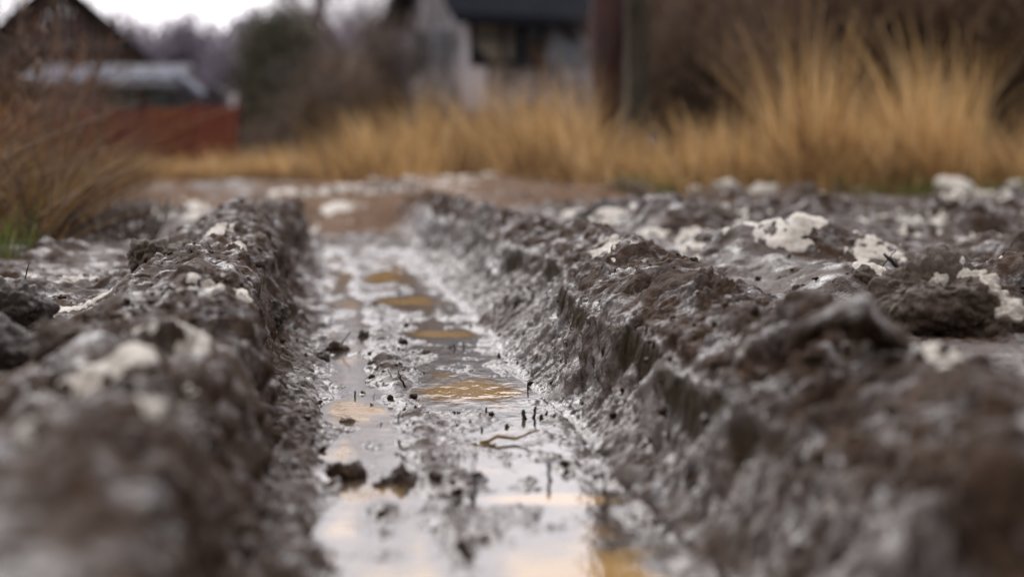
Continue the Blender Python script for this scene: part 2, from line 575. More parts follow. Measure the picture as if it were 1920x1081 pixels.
# smeared streaks on the tyre wall
uu = U[sl]
st = perlin((y - 1.4 * uu - .6 * z) * 48, uu * 16 + z * 12, 3.) + .65 * perlin((y - 1.2 * uu - .8 * z) * 100, uu * 26 + z * 22, 6.) + .35 * perlin((y - 1.1 * uu - .8 * z) * 210, uu * 50 + z * 45, 16.)
D += .0125 * st * sr * (1 - .8 * cut_[sl])
cs = perlin(y * 75, z * 14, 2.) + .7 * perlin(y * 160, z * 60, 4.); D += .0028 * cs * cut_[sl]
# floor: shallow slurry with islands
isl = perlin(x * 10, y * 5, 61.) * .010 + perlin(x * 24, y * 11, 71.) * .005 + .009 * np.clip(worley(x * 26, y * 15, 0 * x, .22) - .1, 0, 1) + .0035 * worley(x * 90, y * 55, 0 * x, .25)
band = np.zeros_like(x)
POOLS = [(1085, 1092, .20, .17), (880, 735, .12, .13), (640, 770, .04, .15), (620, 850, .035, .12), (615, 1000, .03, .14), (740, 566, .12, .16), (830, 625, .11, .09), (700, 520, .09, .25), (1010, 935, .10, .035)]
for px, py, rx, ry in POOLS:
    hx, hy = P(px, py, 0)
    band = np.maximum(band, np.exp(-(((x - hx) / rx) ** 2 + ((y - hy) / ry) ** 2)))
isl += .0024 * np.abs(perlin(x * 60, y * 34, 81.)) + .0025 * perlin(x * 130, y * 75, 85.) * m1 - .001
D += 1.0 * isl * fl * (1 - .8 * band) - .021 * band * fl + .0060 * fl
D *= (1 - .6 * sstep(13, 16, y))
X[sl] += (nx * D); Y = Y.copy(); Y[sl] += ny * D; Z[sl] += nz * D
Zd = Z

# wetness, pale brown far road, snow
wet = np.clip(.38 * np.clip(trough, 0, 1) + .82 * floor_m * sstep(.020, .006, Z) + .62 * slope_r + .2 * slope_l, 0, 1)
wet = np.clip(wet * (1 + .5 * lowf * (1 - floor_m)), 0, 1)
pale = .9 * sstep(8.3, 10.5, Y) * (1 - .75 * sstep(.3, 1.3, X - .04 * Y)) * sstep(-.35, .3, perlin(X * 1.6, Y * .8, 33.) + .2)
wet += .22 * sstep(7.5, 10, Y) * sstep(.0, .4, perlin(X * 1.3, Y * .6, 12.))
wet = np.clip(wet, 0, 1)

SNOW = [  # px, py, height there, half width m, half depth m, strength
    (350, 590, .245, .045, .07, 1.1), (325, 575, .245, .05, .04, 1.0), (235, 640, .24, .05, .10, 1.1), (330, 640, .24, .03, .06, .8), (180, 690, .24, .03, .08, .9),
    (375, 605, .24, .03, .05, 1.0), (405, 530, .24, .06, .1, .9), (375, 655, .24, .02, .03, .8), (270, 720, .24, .03, .04, .8), (120, 740, .24, .04, .05, .75),
    (420, 403, .29, .07, .12, 1.1), (400, 427, .27, .05, .1, .95), (445, 425, .28, .03, .08, .8), (385, 540, .24, .05, .06, .8),
    (60, 545, .20, .10, .10, 1.15), (70, 605, .19, .05, .04, .9), (85, 575, .18, .05, .06, .9), (130, 513, .17, .06, .1, 1.1), (200, 515, .17, .06, .08, .8), (5, 545, .18, .06, .12, 1.1),
    (20, 490, .18, .08, .2, .8), (50, 500, .17, .08, .14, .9),
    (1440, 440, .23, .16, .24, 1.35), (1410, 465, .2, .14, .14, 1.15), (1590, 478, .18, .2, .13, 1.2), (1640, 488, .18, .12, .1, .9), (1490, 470, .2, .08, .1, .9),
    (1620, 525, .18, .06, .08, .9), (1640, 535, .17, .03, .03, 1.1), (1880, 520, .19, .11, .2, 1.4), (1890, 575, .19, .05, .05, 1.3), (1840, 520, .19, .05, .07, .9),
    (1655, 635, .18, .035, .05, 1.0), (1680, 655, .18, .02, .03, .9), (1700, 645, .18, .02, .03, .7), (1780, 730, .18, .035, .03, 1.1), (1780, 750, .18, .015, .012, 1.0),
    (1140, 452, .24, .05, .22, 1.15), (1175, 480, .22, .035, .12, 1.05), (1090, 435, .22, .03, .12, .8), (1390, 600, .19, .03, .04, .7), (1400, 640, .19, .03, .03, .7),
    (1240, 430, .2, .25, .25, .85), (1160, 410, .2, .2, .3, .85), (1330, 410, .2, .15, .25, 1.0), (1290, 455, .19, .18, .18, .75), (1380, 405, .2, .12, .25, .9),
    (1560, 470, .18, .2, .15, .9), (1880, 430, .2, .2, .4, 1.0), (1760, 400, .2, .5, .5, .85), (1880, 385, .22, .4, .5, .8), (1700, 440, .17, .1, .2, .7),
    (340, 378, .18, .32, .9, 1.1), (330, 392, .18, .28, .6, 1.0), (560, 362, .18, .65, 1.1, 1.15), (630, 352, .18, .5, 1.2, 1.05), (530, 378, .18, .4, .7, 1.0), (650, 374, .17, .16, .5, 1.1), (660, 388, .17, .08, .2, .9),
    (270, 375, .19, .25, .8, 1.0), (240, 385, .19, .2, .5, .9), (860, 345, .2, .5, .9, .95), (760, 335, .2, .4, 1.2, .9), (980, 362, .19, .5, .7, .8), (800, 352, .2, .5, 1.0, .85),
    (1080, 392, .19, .15, .5, .7), (480, 345, .18, .5, 1.0, .7), (620, 450, .02, .20, .6, .55), (1140, 335, .2, .3, .8, .8),
]
sn = np.zeros_like(X)
for px, py, z0, rx, ry, k in SNOW:
    hx, hy = P(px, py, z0)
    r_ = max(rx, ry) * 2.2
    i0, i1 = np.searchsorted(ys, [hy - ry * 2.2, hy + ry * 2.2])
    if i1 <= i0: continue
    ss = slice(max(i0, 0), i1)
    d = ((X[ss] - hx) / rx) ** 2 + ((Y[ss] - hy) / ry) ** 2
    sn[ss] = np.maximum(sn[ss], k * np.exp(-d * .75))
fsc = np.clip(3.2 / np.maximum(Y, 1.), .25, 1)
tex = .70 * perlin(X * 17 * fsc, Y * 11 * fsc, Z * 20) + .46 * perlin(X * 48 * fsc, Y * 30 * fsc, Z * 50) + .26 * perlin(X * 120 * fsc, Y * 80 * fsc, Z * 110)
tex[sl] += .12 * np.clip(D / .02, -1.5, 1.5)
sn = sn * (1 - .22 * sstep(5.5, 9, Y)) - .31 - .11 * sstep(8, 10, Y) + tex * (sn > .02)
snow_m = np.clip((sn - .50) / .5, 0, 1)

verts = np.stack([X, Y, Z], -1).reshape(-1, 3)
idx = np.arange(NR * NC, dtype=np.int32).reshape(NR, NC)
quads = np.stack([idx[:-1, :-1], idx[:-1, 1:], idx[1:, 1:], idx[1:, :-1]], -1).reshape(-1, 4)
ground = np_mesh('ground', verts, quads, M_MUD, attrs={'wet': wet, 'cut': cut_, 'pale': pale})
tag(ground, kind='structure')

# snow crust: a raised shell lying over the ground where the mask is on, its rim dipping under the mud
keep = (snow_m > -.0) & (sn > .42)
fk = keep[:-1, :-1] | keep[:-1, 1:] | keep[1:, 1:] | keep[1:, :-1]
q = np.stack([idx[:-1, :-1], idx[:-1, 1:], idx[1:, 1:], idx[1:, :-1]], -1)[fk]
used, inv = np.unique(q, return_inverse=True)
sv = verts[used].copy()
lift = np.clip((sn.ravel()[used] - .50) * .013, -.004, .0025) * (1 + .8 * sstep(6, 12, sv[:, 1])) + .0005 * perlin(sv[:, 0] * 120, sv[:, 1] * 90, sv[:, 2] * 120)
sv[:, 2] += lift
snow = np_mesh('snow_crust', sv, inv.reshape(-1, 4), M_SNOW)
tag(snow, 'patchy dirty white snow crust lying on the mud ridges', 'snow', kind='stuff')


def zat(px_, py_):
    """height of the finished ground at world x, y"""
    i = int(np.clip(np.searchsorted(ys, py_), 1, NR - 1))
    j = int(np.clip(np.searchsorted(X[i], px_), 1, NC - 1))
    return float(Z[i, j])


def zat_np(xs_, ys_):
    i = np.clip(np.searchsorted(ys, ys_), 1, NR - 1)
    h = np.maximum(.288 * ys[i], .15) + .06
    j = np.clip(np.round((xs_ / h + 1) / 2 * (NI - 1)).astype(int) + NO, 0, NC - 1)
    o_ = np.abs(xs_) > h
    t = np.zeros_like(xs_)
    ao = np.abs(xs_[o_]) - h[o_]
    if o_.any():
        full = 22 + 1.2 * np.maximum(ys[i][o_], 0)
        tt = np.full(ao.shape, .6)
        for _ in range(14): tt = np.clip(tt - (full * tt ** 3 + 1.2 * tt - ao) / (3 * full * tt ** 2 + 1.2), 0, 1)
        k = np.round(tt * NO).astype(int)
        j[o_] = np.where(xs_[o_] > 0, NO + NI - 1 + k, NO - k)
    j = np.clip(j, 0, NC - 1)
    return Z[i, j]


# ------------------------------------------------------------------ water standing in the rut
wy_ = np.concatenate([np.linspace(-1.5, 1.0, 12), np.geomspace(1.05, 11.2, 900)]); wu = np.linspace(-.10, .47, 190)
WX = wu[None, :] - .105 * wy_[:, None]; WY = np.broadcast_to(wy_[:, None], WX.shape)
wi = np.arange(WX.size).reshape(WX.shape)
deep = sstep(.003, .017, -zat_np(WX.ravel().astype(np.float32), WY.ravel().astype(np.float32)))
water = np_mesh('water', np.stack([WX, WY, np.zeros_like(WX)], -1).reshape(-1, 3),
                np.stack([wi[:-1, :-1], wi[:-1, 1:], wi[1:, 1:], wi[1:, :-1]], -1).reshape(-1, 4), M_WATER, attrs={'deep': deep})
tag(water, kind='structure')

# ------------------------------------------------------------------ clods, stones, sticks
def lump_mesh(name, r, seed, sub=5, rough=1.0, mat=M_CLOD, flat=.9, crumb=1.0):
    bm = bmesh.new(); bmesh.ops.create_icosphere(bm, subdivisions=sub, radius=1)
    co = np.array([v.co for v in bm.verts], np.float32)
    fac = np.array([[v.index for v in f.verts] for f in bm.faces], np.int32); bm.free()
    R = max(r)
    p = co * np.array(r, np.float32)
    q = p + seed * 3.17
    f = 1.15 / R
    d = .42 * R * perlin(q[:, 0] * f, q[:, 1] * f, q[:, 2] * f)
    d += .40 * R * rough * .55 * (np.abs(perlin(q[:, 0] * f * 2.6, q[:, 1] * f * 2.6, q[:, 2] * f * 2.6)) - .25)
    g = 42.
    d += .014 * crumb * (np.abs(perlin(q[:, 0] * g, q[:, 1] * g, q[:, 2] * g)) - .2) * min(1, R / .06)
    d += .0085 * crumb * worley(q[:, 0] * 70, q[:, 1] * 70, q[:, 2] * 70, .6) * min(1, R / .05)
    d += .0035 * crumb * perlin(q[:, 0] * 150, q[:, 1] * 150, q[:, 2] * 150) * min(1, R / .03)
    n = co / np.array(r); n /= np.linalg.norm(n, axis=1, keepdims=True)
    p = p + n * d[:, None]
    o = np_mesh(name, p, fac, mat)
    return o


def clod(name, px, py, zb, r, label, cat='mud clod', group=None, seed=1, mat=M_CLOD, rz=0, sink=.36, sub=5, rough=1., crumb=1., snow=None):
    cx, cy = P(px, py, zb)
    o = lump_mesh(name, r, seed, sub, rough, mat, crumb=crumb)
    o.location = (cx, cy, max(zat(cx, cy), -.004) + r[2] * (1 - 2 * sink) * .9)
    o.rotation_euler = (0, 0, rz)
    if snow:
        me = o.data; co = np.zeros(len(me.vertices) * 3, np.float32); me.vertices.foreach_get('co', co); co = co.reshape(-1, 3)
        fc = np.zeros(len(me.polygons) * 3, np.int32); me.loops.foreach_get('vertex_index', fc); fc = fc.reshape(-1, 3)
        nn = co / np.array(r, np.float32); nn /= np.linalg.norm(nn, axis=1, keepdims=True)
        msk = np.full(len(co), -1.)
        for dv, k in snow:
            msk = np.maximum(msk, k - np.linalg.norm(nn - np.array(Vector(dv).normalized()), axis=1))
        msk += .35 * perlin(co[:, 0] * 26, co[:, 1] * 26, co[:, 2] * 26) + .22 * perlin(co[:, 0] * 75, co[:, 1] * 75, co[:, 2] * 75)
        kf = (msk[fc] > -.12).any(1)
        us, iv = np.unique(fc[kf], return_inverse=True)
        np_mesh('snow_patch', co[us] + nn[us] * np.clip(msk[us] * .05, -.003, .005)[:, None], iv.reshape(-1, 3), M_SNOW, o)
    return tag(o, label, cat, group)


G1 = 'loose mud clods lying on the churned road'
clod('mud_clod', 1765, 625, .15, (.098, .088, .074), 'largest rough clod of brown mud with snow and a black stick in it', group=G1, seed=3, sub=7, sink=.30, rz=.0, rough=.5, snow=[((.8, -.45, .5), .42), ((.55, -.3, .85), .28), ((-.1, -.4, .9), .15)])
clod('mud_clod', 1870, 632, .15, (.05, .05, .036), 'grey brown clod leaning on the right flank of the largest clod', group=G1, seed=44, sub=6, rz=0., rough=.5, snow=[((.3, -.4, .8), .5)])
clod('mud_clod', 1622, 560, .15, (.027, .024, .022), 'small yellow flecked clod at the foot of the largest clod', group=G1, seed=4)
clod('mud_clod', 1411, 560, .16, (.036, .03, .030), 'single coarse brown clod on the wet flat beside the right bank', group=G1, seed=5, sub=6)
clod('mud_clod', 1283, 562, .165, (.036, .028, .013), 'flat slab of mud lying like a lid on the wet hollow', group=G1, seed=6, rough=.5)
clod('mud_clod', 1487, 436, .16, (.052, .05, .060), 'tall dark clod standing behind the snowy mound', group=G1, seed=7, mat=M_CLOD_DARK)
clod('mud_clod', 1530, 446, .16, (.062, .055, .046), 'rounded dark clod right beside the tall dark one', group=G1, seed=8, mat=M_CLOD_DARK)
clod('mud_clod', 632, 655, 0, (.024, .019, .012), 'oval clod with a stem on it standing in the rut water', group=G1, seed=9, sink=.2)
clod('mud_clod', 600, 681, 0, (.017, .016, .015), 'dark pointed clod in the rut under the left bank', group=G1, seed=10, mat=M_CLOD_DARK)
clod('mud_clod', 682, 631, 0, (.013, .012, .012), 'small dark clod out in the middle of the rut', group=G1, seed=12, mat=M_CLOD_DARK)
clod('mud_clod', 648, 893, 0, (.026, .024, .009), 'wet shiny clod in the blurred near water on the left', group=G1, seed=13, mat=M_MUD, rough=2.2)
clod('mud_clod', 758, 905, 0, (.036, .03, .009), 'widest wet clod in the middle of the near water', group=G1, seed=14, mat=M_MUD, rough=2.2)
clod('mud_clod', 815, 915, 0, (.009, .008, .008), 'tiny round clod just right of the widest wet clod', group=G1, seed=15)
clod('mud_clod', 795, 662, 0, (.016, .010, .006), 'thin flat clod barely above the water in mid rut', group=G1, seed=16)
clod('mud_clod', 655, 790, 0, (.014, .012, .008), 'low clod on the strip of mud left of the sharp puddle', group=G1, seed=26)
clod('mud_clod', 45, 648, .17, (.085, .045, .036), 'long log shaped dark clod at the left edge of the road', group=G1, seed=17, sub=6, mat=M_CLOD_DARK, rough=.6)
clod('mud_clod', 20, 596, .17, (.055, .045, .036), 'dark folded clod just behind the log shaped clod', group=G1, seed=18, mat=M_CLOD_DARK, rough=.6)
clod('mud_clod', 285, 532, .165, (.045, .035, .030), 'crumbly clod on the wet flat left of the left ridge', group=G1, seed=19, sub=6)
clod('mud_clod', 120, 700, .17, (.035, .03, .025), 'small soft clod in the hollow before the log shaped clod', group=G1, seed=20)
clod('mud_clod', 1300, 442, .16, (.12, .08, .035), 'wide low clod with snow on the far right flat', group=G1, seed=21)
clod('mud_clod', 1130, 425, .16, (.10, .08, .035), 'flat dark clod beyond the crest of the right bank', group=G1, seed=22, mat=M_CLOD_DARK)
clod('mud_clod', 1380, 470, .16, (.022, .02, .018), 'small black clod set in the snow of the snowy mound', group=G1, seed=23, mat=M_CLOD_DARK)
clod('mud_clod', 510, 600, .09, (.026, .03, .026), 'clod hanging at the foot of the left wall above the water', group=G1, seed=24, mat=M_CLOD_DARK)
clod('stone', 1262, 534, .155, (.018, .014, .008), 'flat blue grey stone on the wet mud flat', 'stone', seed=25, rough=.3, crumb=.2,
     mat=plain('stone_grey', (.035, .038, .042), (.09, .095, .10), 60, .5))

# the folded lump on the right bank: an arched roll of mud with a hollow beneath it
def fold():
    pts = []
    for k in range(40):
        t = k / 39
        px = 1470 + 265 * t
        py = 705 - 150 * math.sin(math.pi * min(1, .10 + t * .86)) ** .8 + 40 * t
        pts.append(at(px, py + 18, 2.10 - .10 * math.sin(math.pi * t)))
    seg = 40
    vs = []
    for k, p in enumerate(pts):
        t = k / 39
        p = Vector(p); d = (Vector(pts[min(k + 1, 39)]) - Vector(pts[max(k - 1, 0)])).normalized()
        side = Vector((0, 1, 0)); up = side.cross(d); up = up if up.z > 0 else -up
        r = .020 * (math.sin(math.pi * min(1, max(0, .04 + .92 * t))) ** .5)
        for a in range(seg):
            th = a / seg * 2 * math.pi
            vs.append(p + (side * math.cos(th) * 2.0 + up * math.sin(th)) * r)
    vs = np.array(vs, np.float32)
    g = vs
    cen = np.repeat(np.array([list(p) for p in pts], np.float32), seg, axis=0)
    n = vs - cen; n /= np.maximum(np.linalg.norm(n, axis=1, keepdims=True), 1e-6)
    d = .020 * (np.abs(perlin(g[:, 0] * 24, g[:, 1] * 17, g[:, 2] * 24)) - .2) + .010 * perlin(g[:, 0] * 55, g[:, 1] * 40, g[:, 2] * 55) + .003 * perlin(g[:, 0] * 140, g[:, 1] * 120, g[:, 2] * 140)
    vs = vs + n * d[:, None]
    f = []
    for k in range(39):
        for a in range(seg):
            f.append((k * seg + a, k * seg + (a + 1) % seg, (k + 1) * seg + (a + 1) % seg, (k + 1) * seg + a))
    o = np_mesh('mud_fold', vs, np.array(f), M_MUD)
    return tag(o, 'thick arched fold of wet mud on the near right bank', 'mud fold')
fold()

M_TWIG_BLACK = plain('black_bark', (.008, .008, .010), (.03, .028, .028), 200, .45)
M_TWIG = plain('brown_stem', (.02, .014, .010), (.10, .07, .045), 150, .55)
M_STRAW = plain('straw', (.22, .14, .05), (.42, .29, .12), 90, .6)


def twig(px0, py0, px1, py1, Yd, r, label, group=None, mat=M_TWIG, bend=.08, name='twig', knots=6, fork=False):
    a = Vector(at(px0, py0, Yd)); b = Vector(at(px1, py1, Yd + rnd.uniform(-.01, .01)))
    L = (b - a).length
    pts = []; rads = []
    for k in range(knots + 1):
        t = k / knots
        p = a.lerp(b, t) + Vector((rnd.uniform(-1, 1), rnd.uniform(-1, 1), rnd.uniform(-.5, .5))) * L * bend * math.sin(math.pi * t)
        pts.append(p); rads.append(r * (1 - .45 * t) * rnd.uniform(.8, 1.2))
    m = MB(); m.tube(pts, rads, 7)
    if fork:
        k = knots // 2
        e = pts[k] + Vector((rnd.choice((-1, 1)) * .3, .1, .35)) * L
        m.tube([pts[k], pts[k].lerp(e, .5) + Vector((0, 0, .05)) * L, e], [rads[k] * .7, rads[k] * .5, rads[k] * .3], 6)
    return tag(m.build(name, mat, smooth=True), label, 'twig', group)


twig(1690, 507, 1657, 475, 2.93, .0042, 'short black stick jutting from the left flank of the largest clod', mat=M_TWIG_BLACK, bend=.03)
twig(1655, 500, 1680, 466, 3.25, .0011, 'fine dark stem beside the short black stick', bend=.1)
twig(886, 948, 892, 845, 2.27, .0030, 'tallest upright dark stem standing in the near water', mat=M_TWIG_BLACK)
twig(1031, 908, 1029, 862, 2.42, .0036, 'stubby dark stem in the water right of the tallest stem', mat=M_TWIG_BLACK)
twig(1128, 955, 1160, 915, 2.2, .0028, 'slanting dark stem at the foot of the near right wall', mat=M_TWIG_BLACK, fork=True)
twig(1136, 935, 1133, 885, 2.3, .0022, 'thin upright stem at the foot of the near right wall', mat=M_TWIG_BLACK)
twig(43, 537, 55, 492, 3.3, .0016, 'thin dark stem standing on the snowy hump at the left', mat=M_TWIG_BLACK)
twig(760, 726, 746, 694, 3.36, .0022, 'leaning brown twig at the left tip of the sharp puddle', fork=True)
twig(735, 712, 727, 690, 3.45, .0012, 'short thin twig left of the leaning brown twig')
twig(642, 644, 658, 620, 4.05, .0016, 'curved stem growing out of the oval clod in the rut', bend=.2)
twig(640, 668, 662, 614, 4.6, .0016, 'slanting split twig in the water behind the oval clod', fork=True)
twig(545, 636, 500, 616, 4.0, .0018, 'rootlet lying across the mud under the left wall', bend=.25)
twig(745, 664, 748, 650, 4.0, .0022, 'tiny twig on the mud hummock in mid rut', fork=True)
twig(870, 656, 868, 640, 4.1, .0026, 'short peg of stem in the water beyond the sharp puddle')
twig(991, 742, 990, 718, 3.35, .0022, 'lone peg of stem at the right tip of the sharp puddle', mat=M_TWIG_BLACK)
twig(1195, 477, 1182, 447, 4.9, .0030, 'dark stub leaning on the pale slab past the right crest', mat=M_TWIG_BLACK)
twig(1228, 480, 1240, 450, 5.0, .0016, 'thin bare stem standing in the wet hollow', fork=True)
twig(1085, 515, 1120, 530, 3.75, .0020, 'rootlet pressed into the crest of the right bank', bend=.2)
twig(1360, 520, 1362, 500, 3.9, .0014, 'tiny hooked stem near the coarse brown clod', bend=.3)
twig(1480, 505, 1560, 492, 4.1, .0016, 'long thin stem lying flat before the snowy mound', bend=.1)
twig(200, 540, 205, 500, 4.0, .0012, 'hair thin stem on the wet flat at the left', bend=.1)
twig(290, 440, 318, 372, 6.6, .006, 'dark slanting stalk in the low dead weeds at the left', mat=M_TWIG_BLACK)
twig(1690, 622, 1780, 590, 2.9, .0013, 'straw stem lying at the foot of the largest clod', mat=M_STRAW, bend=.06)
twig(900, 830, 1010, 806, 2.75, .0035, 'pale straw lying in the water across the rut', mat=M_STRAW, bend=.12)
twig(845, 838, 930, 832, 2.72, .0030, 'second pale straw floating just left of the long one', mat=M_STRAW, bend=.12)
GS = 'short stubble stems poking from the rut'
for k, (px, py, h, Yo) in enumerate([(983, 785, 22, 0), (1000, 782, 26, 0), (1014, 786, 20, 0), (1022, 780, 16, 0), (1040, 788, 18, 0), (910, 776, 16, 0), (905, 806, 14, 0), (952, 800, 10, 0),
                                     (840, 652, 12, 0), (855, 655, 14, 0), (700, 600, 14, 0), (735, 640, 10, 0), (720, 690, 12, 0), (935, 668, 10, 0), (800, 700, 10, 0), (700, 760, 10, 0), (665, 742, 12, 0), (685, 738, 10, 0)]):
    Yd = P(px, py, 0.0)[1]
    twig(px, py + 4, px + rnd.uniform(-7, 7), py - h * rnd.uniform(.35, .85), Yd, rnd.uniform(.0020, .0050), 'short dark stubble stem poking out of the rut water', GS, M_TWIG_BLACK if k % 3 == 0 else M_CLOD, .05, 'stubble_stem', 4)

# crumbs of mud and plant litter: nobody could count them
def scatter(n, region, zmin=-1):
    xs, yy = region(n)
    zz = zat_np(xs, yy)
    k = zz > zmin
    return xs[k], yy[k], zz[k]


def reg_focus(n):
    yy = np.exp(RNG.uniform(math.log(1.6), math.log(7.5), n)).astype(np.float32)
    xs = (RNG.uniform(-1, 1, n) * .285 * yy).astype(np.float32)
    return xs, yy


def crumbs(name, n, rmin, rmax, mat):
    bm = bmesh.new(); bmesh.ops.create_icosphere(bm, subdivisions=2, radius=1)
    co = np.array([v.co for v in bm.verts], np.float32); fac = np.array([[v.index for v in f.verts] for f in bm.faces], np.int32); bm.free()
    xs, yy, zz = scatter(n, reg_focus, .0015)
    dens = perlin(xs * 5, yy * 4, 17.) + .6 * perlin(xs * 13, yy * 10, 27.)
    k = dens > RNG.uniform(-.35, .5, len(xs)); xs, yy, zz = xs[k], yy[k], zz[k]
    m = len(xs)
    r = (rmin * (rmax / rmin) ** (RNG.random(m) ** 2.2)).astype(np.float32)
    sc3 = r[:, None] * RNG.uniform(.6, 1.35, (m, 3)).astype(np.float32)
    sc3[:, 2] *= .75
    V = co[None] * sc3[:, None, :]
    jit = RNG.uniform(.72, 1.28, (m, len(co), 1)).astype(np.float32)
    V = V * jit
    V[..., 0] += xs[:, None]; V[..., 1] += yy[:, None]; V[..., 2] += (np.maximum(zz, -.001) + r * .25)[:, None]
    F = fac[None] + (np.arange(m) * len(co))[:, None, None]
    return np_mesh(name, V.reshape(-1, 3), F.reshape(-1, 3), mat)


cr = crumbs('mud_crumbs', 12000, .0014, .0080, M_MUD)
tag(cr, 'countless small crumbs of mud strewn over the road', 'mud crumbs', kind='stuff')


def strips(name, base, tip, mid, wid, tint, mat, seg=4, cross=False):
    """tapered curved blades through base-mid-tip (n,3); one mesh"""
    n = len(base)
    t = np.linspace(0, 1, seg + 1)[None, :, None]
    c = (1 - t) ** 2 * base[:, None] + 2 * t * (1 - t) * mid[:, None] + t ** 2 * tip[:, None]
    ang = RNG.uniform(0, math.pi, n)
    sd_ = np.stack([np.cos(ang), np.sin(ang) * .7, np.zeros(n)], -1)[:, None]
    wv = (wid[:, None] * (1 - .85 * np.linspace(0, 1, seg + 1)[None] ** 1.4))[..., None]
    V = np.stack([c - sd_ * wv, c + sd_ * wv], 2).reshape(n, -1, 3)
    k = np.arange(seg)
    f = np.stack([2 * k, 2 * k + 1, 2 * k + 3, 2 * k + 2], -1)
    F = f[None] + (np.arange(n) * 2 * (seg + 1))[:, None, None]
    return np_mesh(name, V.reshape(-1, 3), F.reshape(-1, 4), mat, smooth=False, attrs={'tint': np.repeat(tint, 2 * (seg + 1))})


def litter(n):
    xs, yy, zz = scatter(n, reg_focus, -.004)
    m = len(xs); L = RNG.uniform(.006, .03, m) ; a = RNG.uniform(0, 6.28, m); e = RNG.uniform(-.1, .75, m) ** 2
    zz = np.maximum(zz, 0)
    base = np.stack([xs, yy, zz], -1); d = np.stack([np.cos(a) * np.cos(e), np.sin(a) * np.cos(e), np.sin(e)], -1)
    tip = base + d * L[:, None]; mid = (base + tip) / 2 + RNG.normal(0, .15, (m, 3)) * L[:, None]
    mid[:, 2] = np.maximum(mid[:, 2], base[:, 2] + .002)
    return strips('plant_litter', base, tip, mid, RNG.uniform(.0004, .0013, m), RNG.random(m), M_LIT, 3)


M_LIT = blade_material('litter', [(0, (.02, .014, .01)), (.6, (.05, .033, .02)), (.8, (.26, .15, .05)), (1, (.40, .20, .04))], .1)
tag(litter(5200), 'bits of straw, rootlets and dead leaf pressed into the mud', 'plant litter', kind='stuff')

# ------------------------------------------------------------------ grass
M_DRY = blade_material('dry_grass', [(0, (.13, .07, .028)), (.35, (.40, .235, .09)), (.7, (.68, .435, .18)), (1, (.86, .64, .35))], .4)
M_DEAD = blade_material('dead_weeds', [(0, (.028, .018, .013)), (.4, (.085, .046, .025)), (.75, (.21, .12, .045)), (1, (.36, .23, .09))], .25)
M_GREEN = blade_material('green_grass', [(0, (.035, .045, .012)), (.6, (.10, .14, .03)), (1, (.20, .24, .06))], .3)

E_PX = [-300, 200, 300, 500, 700, 760, 900, 1000, 1150, 1240, 1500, 1920, 2500]
E_PY = [330, 330, 333, 333, 338, 336, 338, 345, 352, 357, 358, 356, 355]
T_PX = [200, 300, 450, 640, 675, 720, 750, 790, 820, 900, 1000, 1060, 1100, 1130, 1180, 1250, 1330, 1420, 1475, 1500, 1525, 1580, 1650, 1700, 1750, 1780, 1800, 1850, 1920, 2400]
T_PY = [285, 280, 258, 232, 140, 160, 195, 125, 145, 115, 95, 75, 90, 205, 240, 215, 185, 240, 130, -20, 60, 150, 175, 130, -20, 90, 235, 235, 200, 160]


def verge(n, name, mat, clump=True):
    nc = n // 26
    px = RNG.uniform(230, 2350, nc); dep = RNG.random(nc) ** 1.3 * 4.4 - .4 * (RNG.random(nc) < .25) - .9 * RNG.random(nc) * (RNG.random(nc) < .10)
    ye = np.array([P(a, b, .19)[1] for a, b in zip(px, np.interp(px, E_PX, E_PY))]) + .55 * perlin(px * .021, 7.7, 3.3) - .25
    yc = ye + dep
    xc = (px - 960) / FPX * yc
    top = np.interp(px, T_PX, T_PY)
    H = (290 - top) / FPX * yc + CAMZ - .19
    H = H * np.where(dep < .45, .5, 1.0) * np.where(dep < -.1, .6, 1.0) * RNG.uniform(.45, 1.02, nc)
    H *= np.clip(.95 + .75 * perlin(px * .017, dep * .9, 14.), .5, 1.15)
    H = np.clip(H, .18, 2.2)
    hit = (px > 960) & (px < 1100); H[hit] *= .9
    tc = np.clip(.50 + .27 * RNG.normal(size=nc) + .38 * perlin(px * .013, dep * .6, 4.), 0, 1)
    ci = np.repeat(np.arange(nc), 26); m = len(ci)
    sp = RNG.normal(size=(m, 2)) * np.array([.10, .10])
    bx, by = xc[ci] + sp[:, 0], yc[ci] + sp[:, 1]
    h = H[ci] * (.25 + .80 * RNG.random(m) ** 1.35)
    bz = zat_np(bx.astype(np.float32), by.astype(np.float32)) - .02
    lean = RNG.normal(size=(m, 2)) * .34 + (sp * 1.6) + np.array([-.14, -.05])
    base = np.stack([bx, by, bz], -1)
    tip = base + np.stack([lean[:, 0] * h, lean[:, 1] * h, h], -1)
    mid = base + np.stack([lean[:, 0] * h * .25, lean[:, 1] * h * .25, h * .62], -1)
    low = RNG.random(m) < .36            # blades bent over, arching to the ground
    tip[low, 2] = base[low, 2] + h[low] * RNG.uniform(.05, .5, low.sum())
    tip[low, 0] += RNG.normal(size=low.sum()) * h[low] * .5 - .1
    tip[low, 1] -= np.abs(RNG.normal(size=low.sum())) * h[low] * .35
    wid = RNG.uniform(.0025, .0065, m)
    tint = np.clip(tc[ci] + .26 * RNG.normal(size=m) - .38 * low - .25 * (dep[ci] < .35), 0, 1)
    return strips(name, base, tip, mid, wid, tint, mat, 5)


tag(verge(60000, 'dry_grass', M_DRY), 'tall golden dry grass along the far verge of the road', 'dry grass', kind='stuff')


tag(verge(9000, 'dead_stems', M_DEAD), 'brown and grey dead stems mixed into the golden verge grass', 'dead stems', kind='stuff')


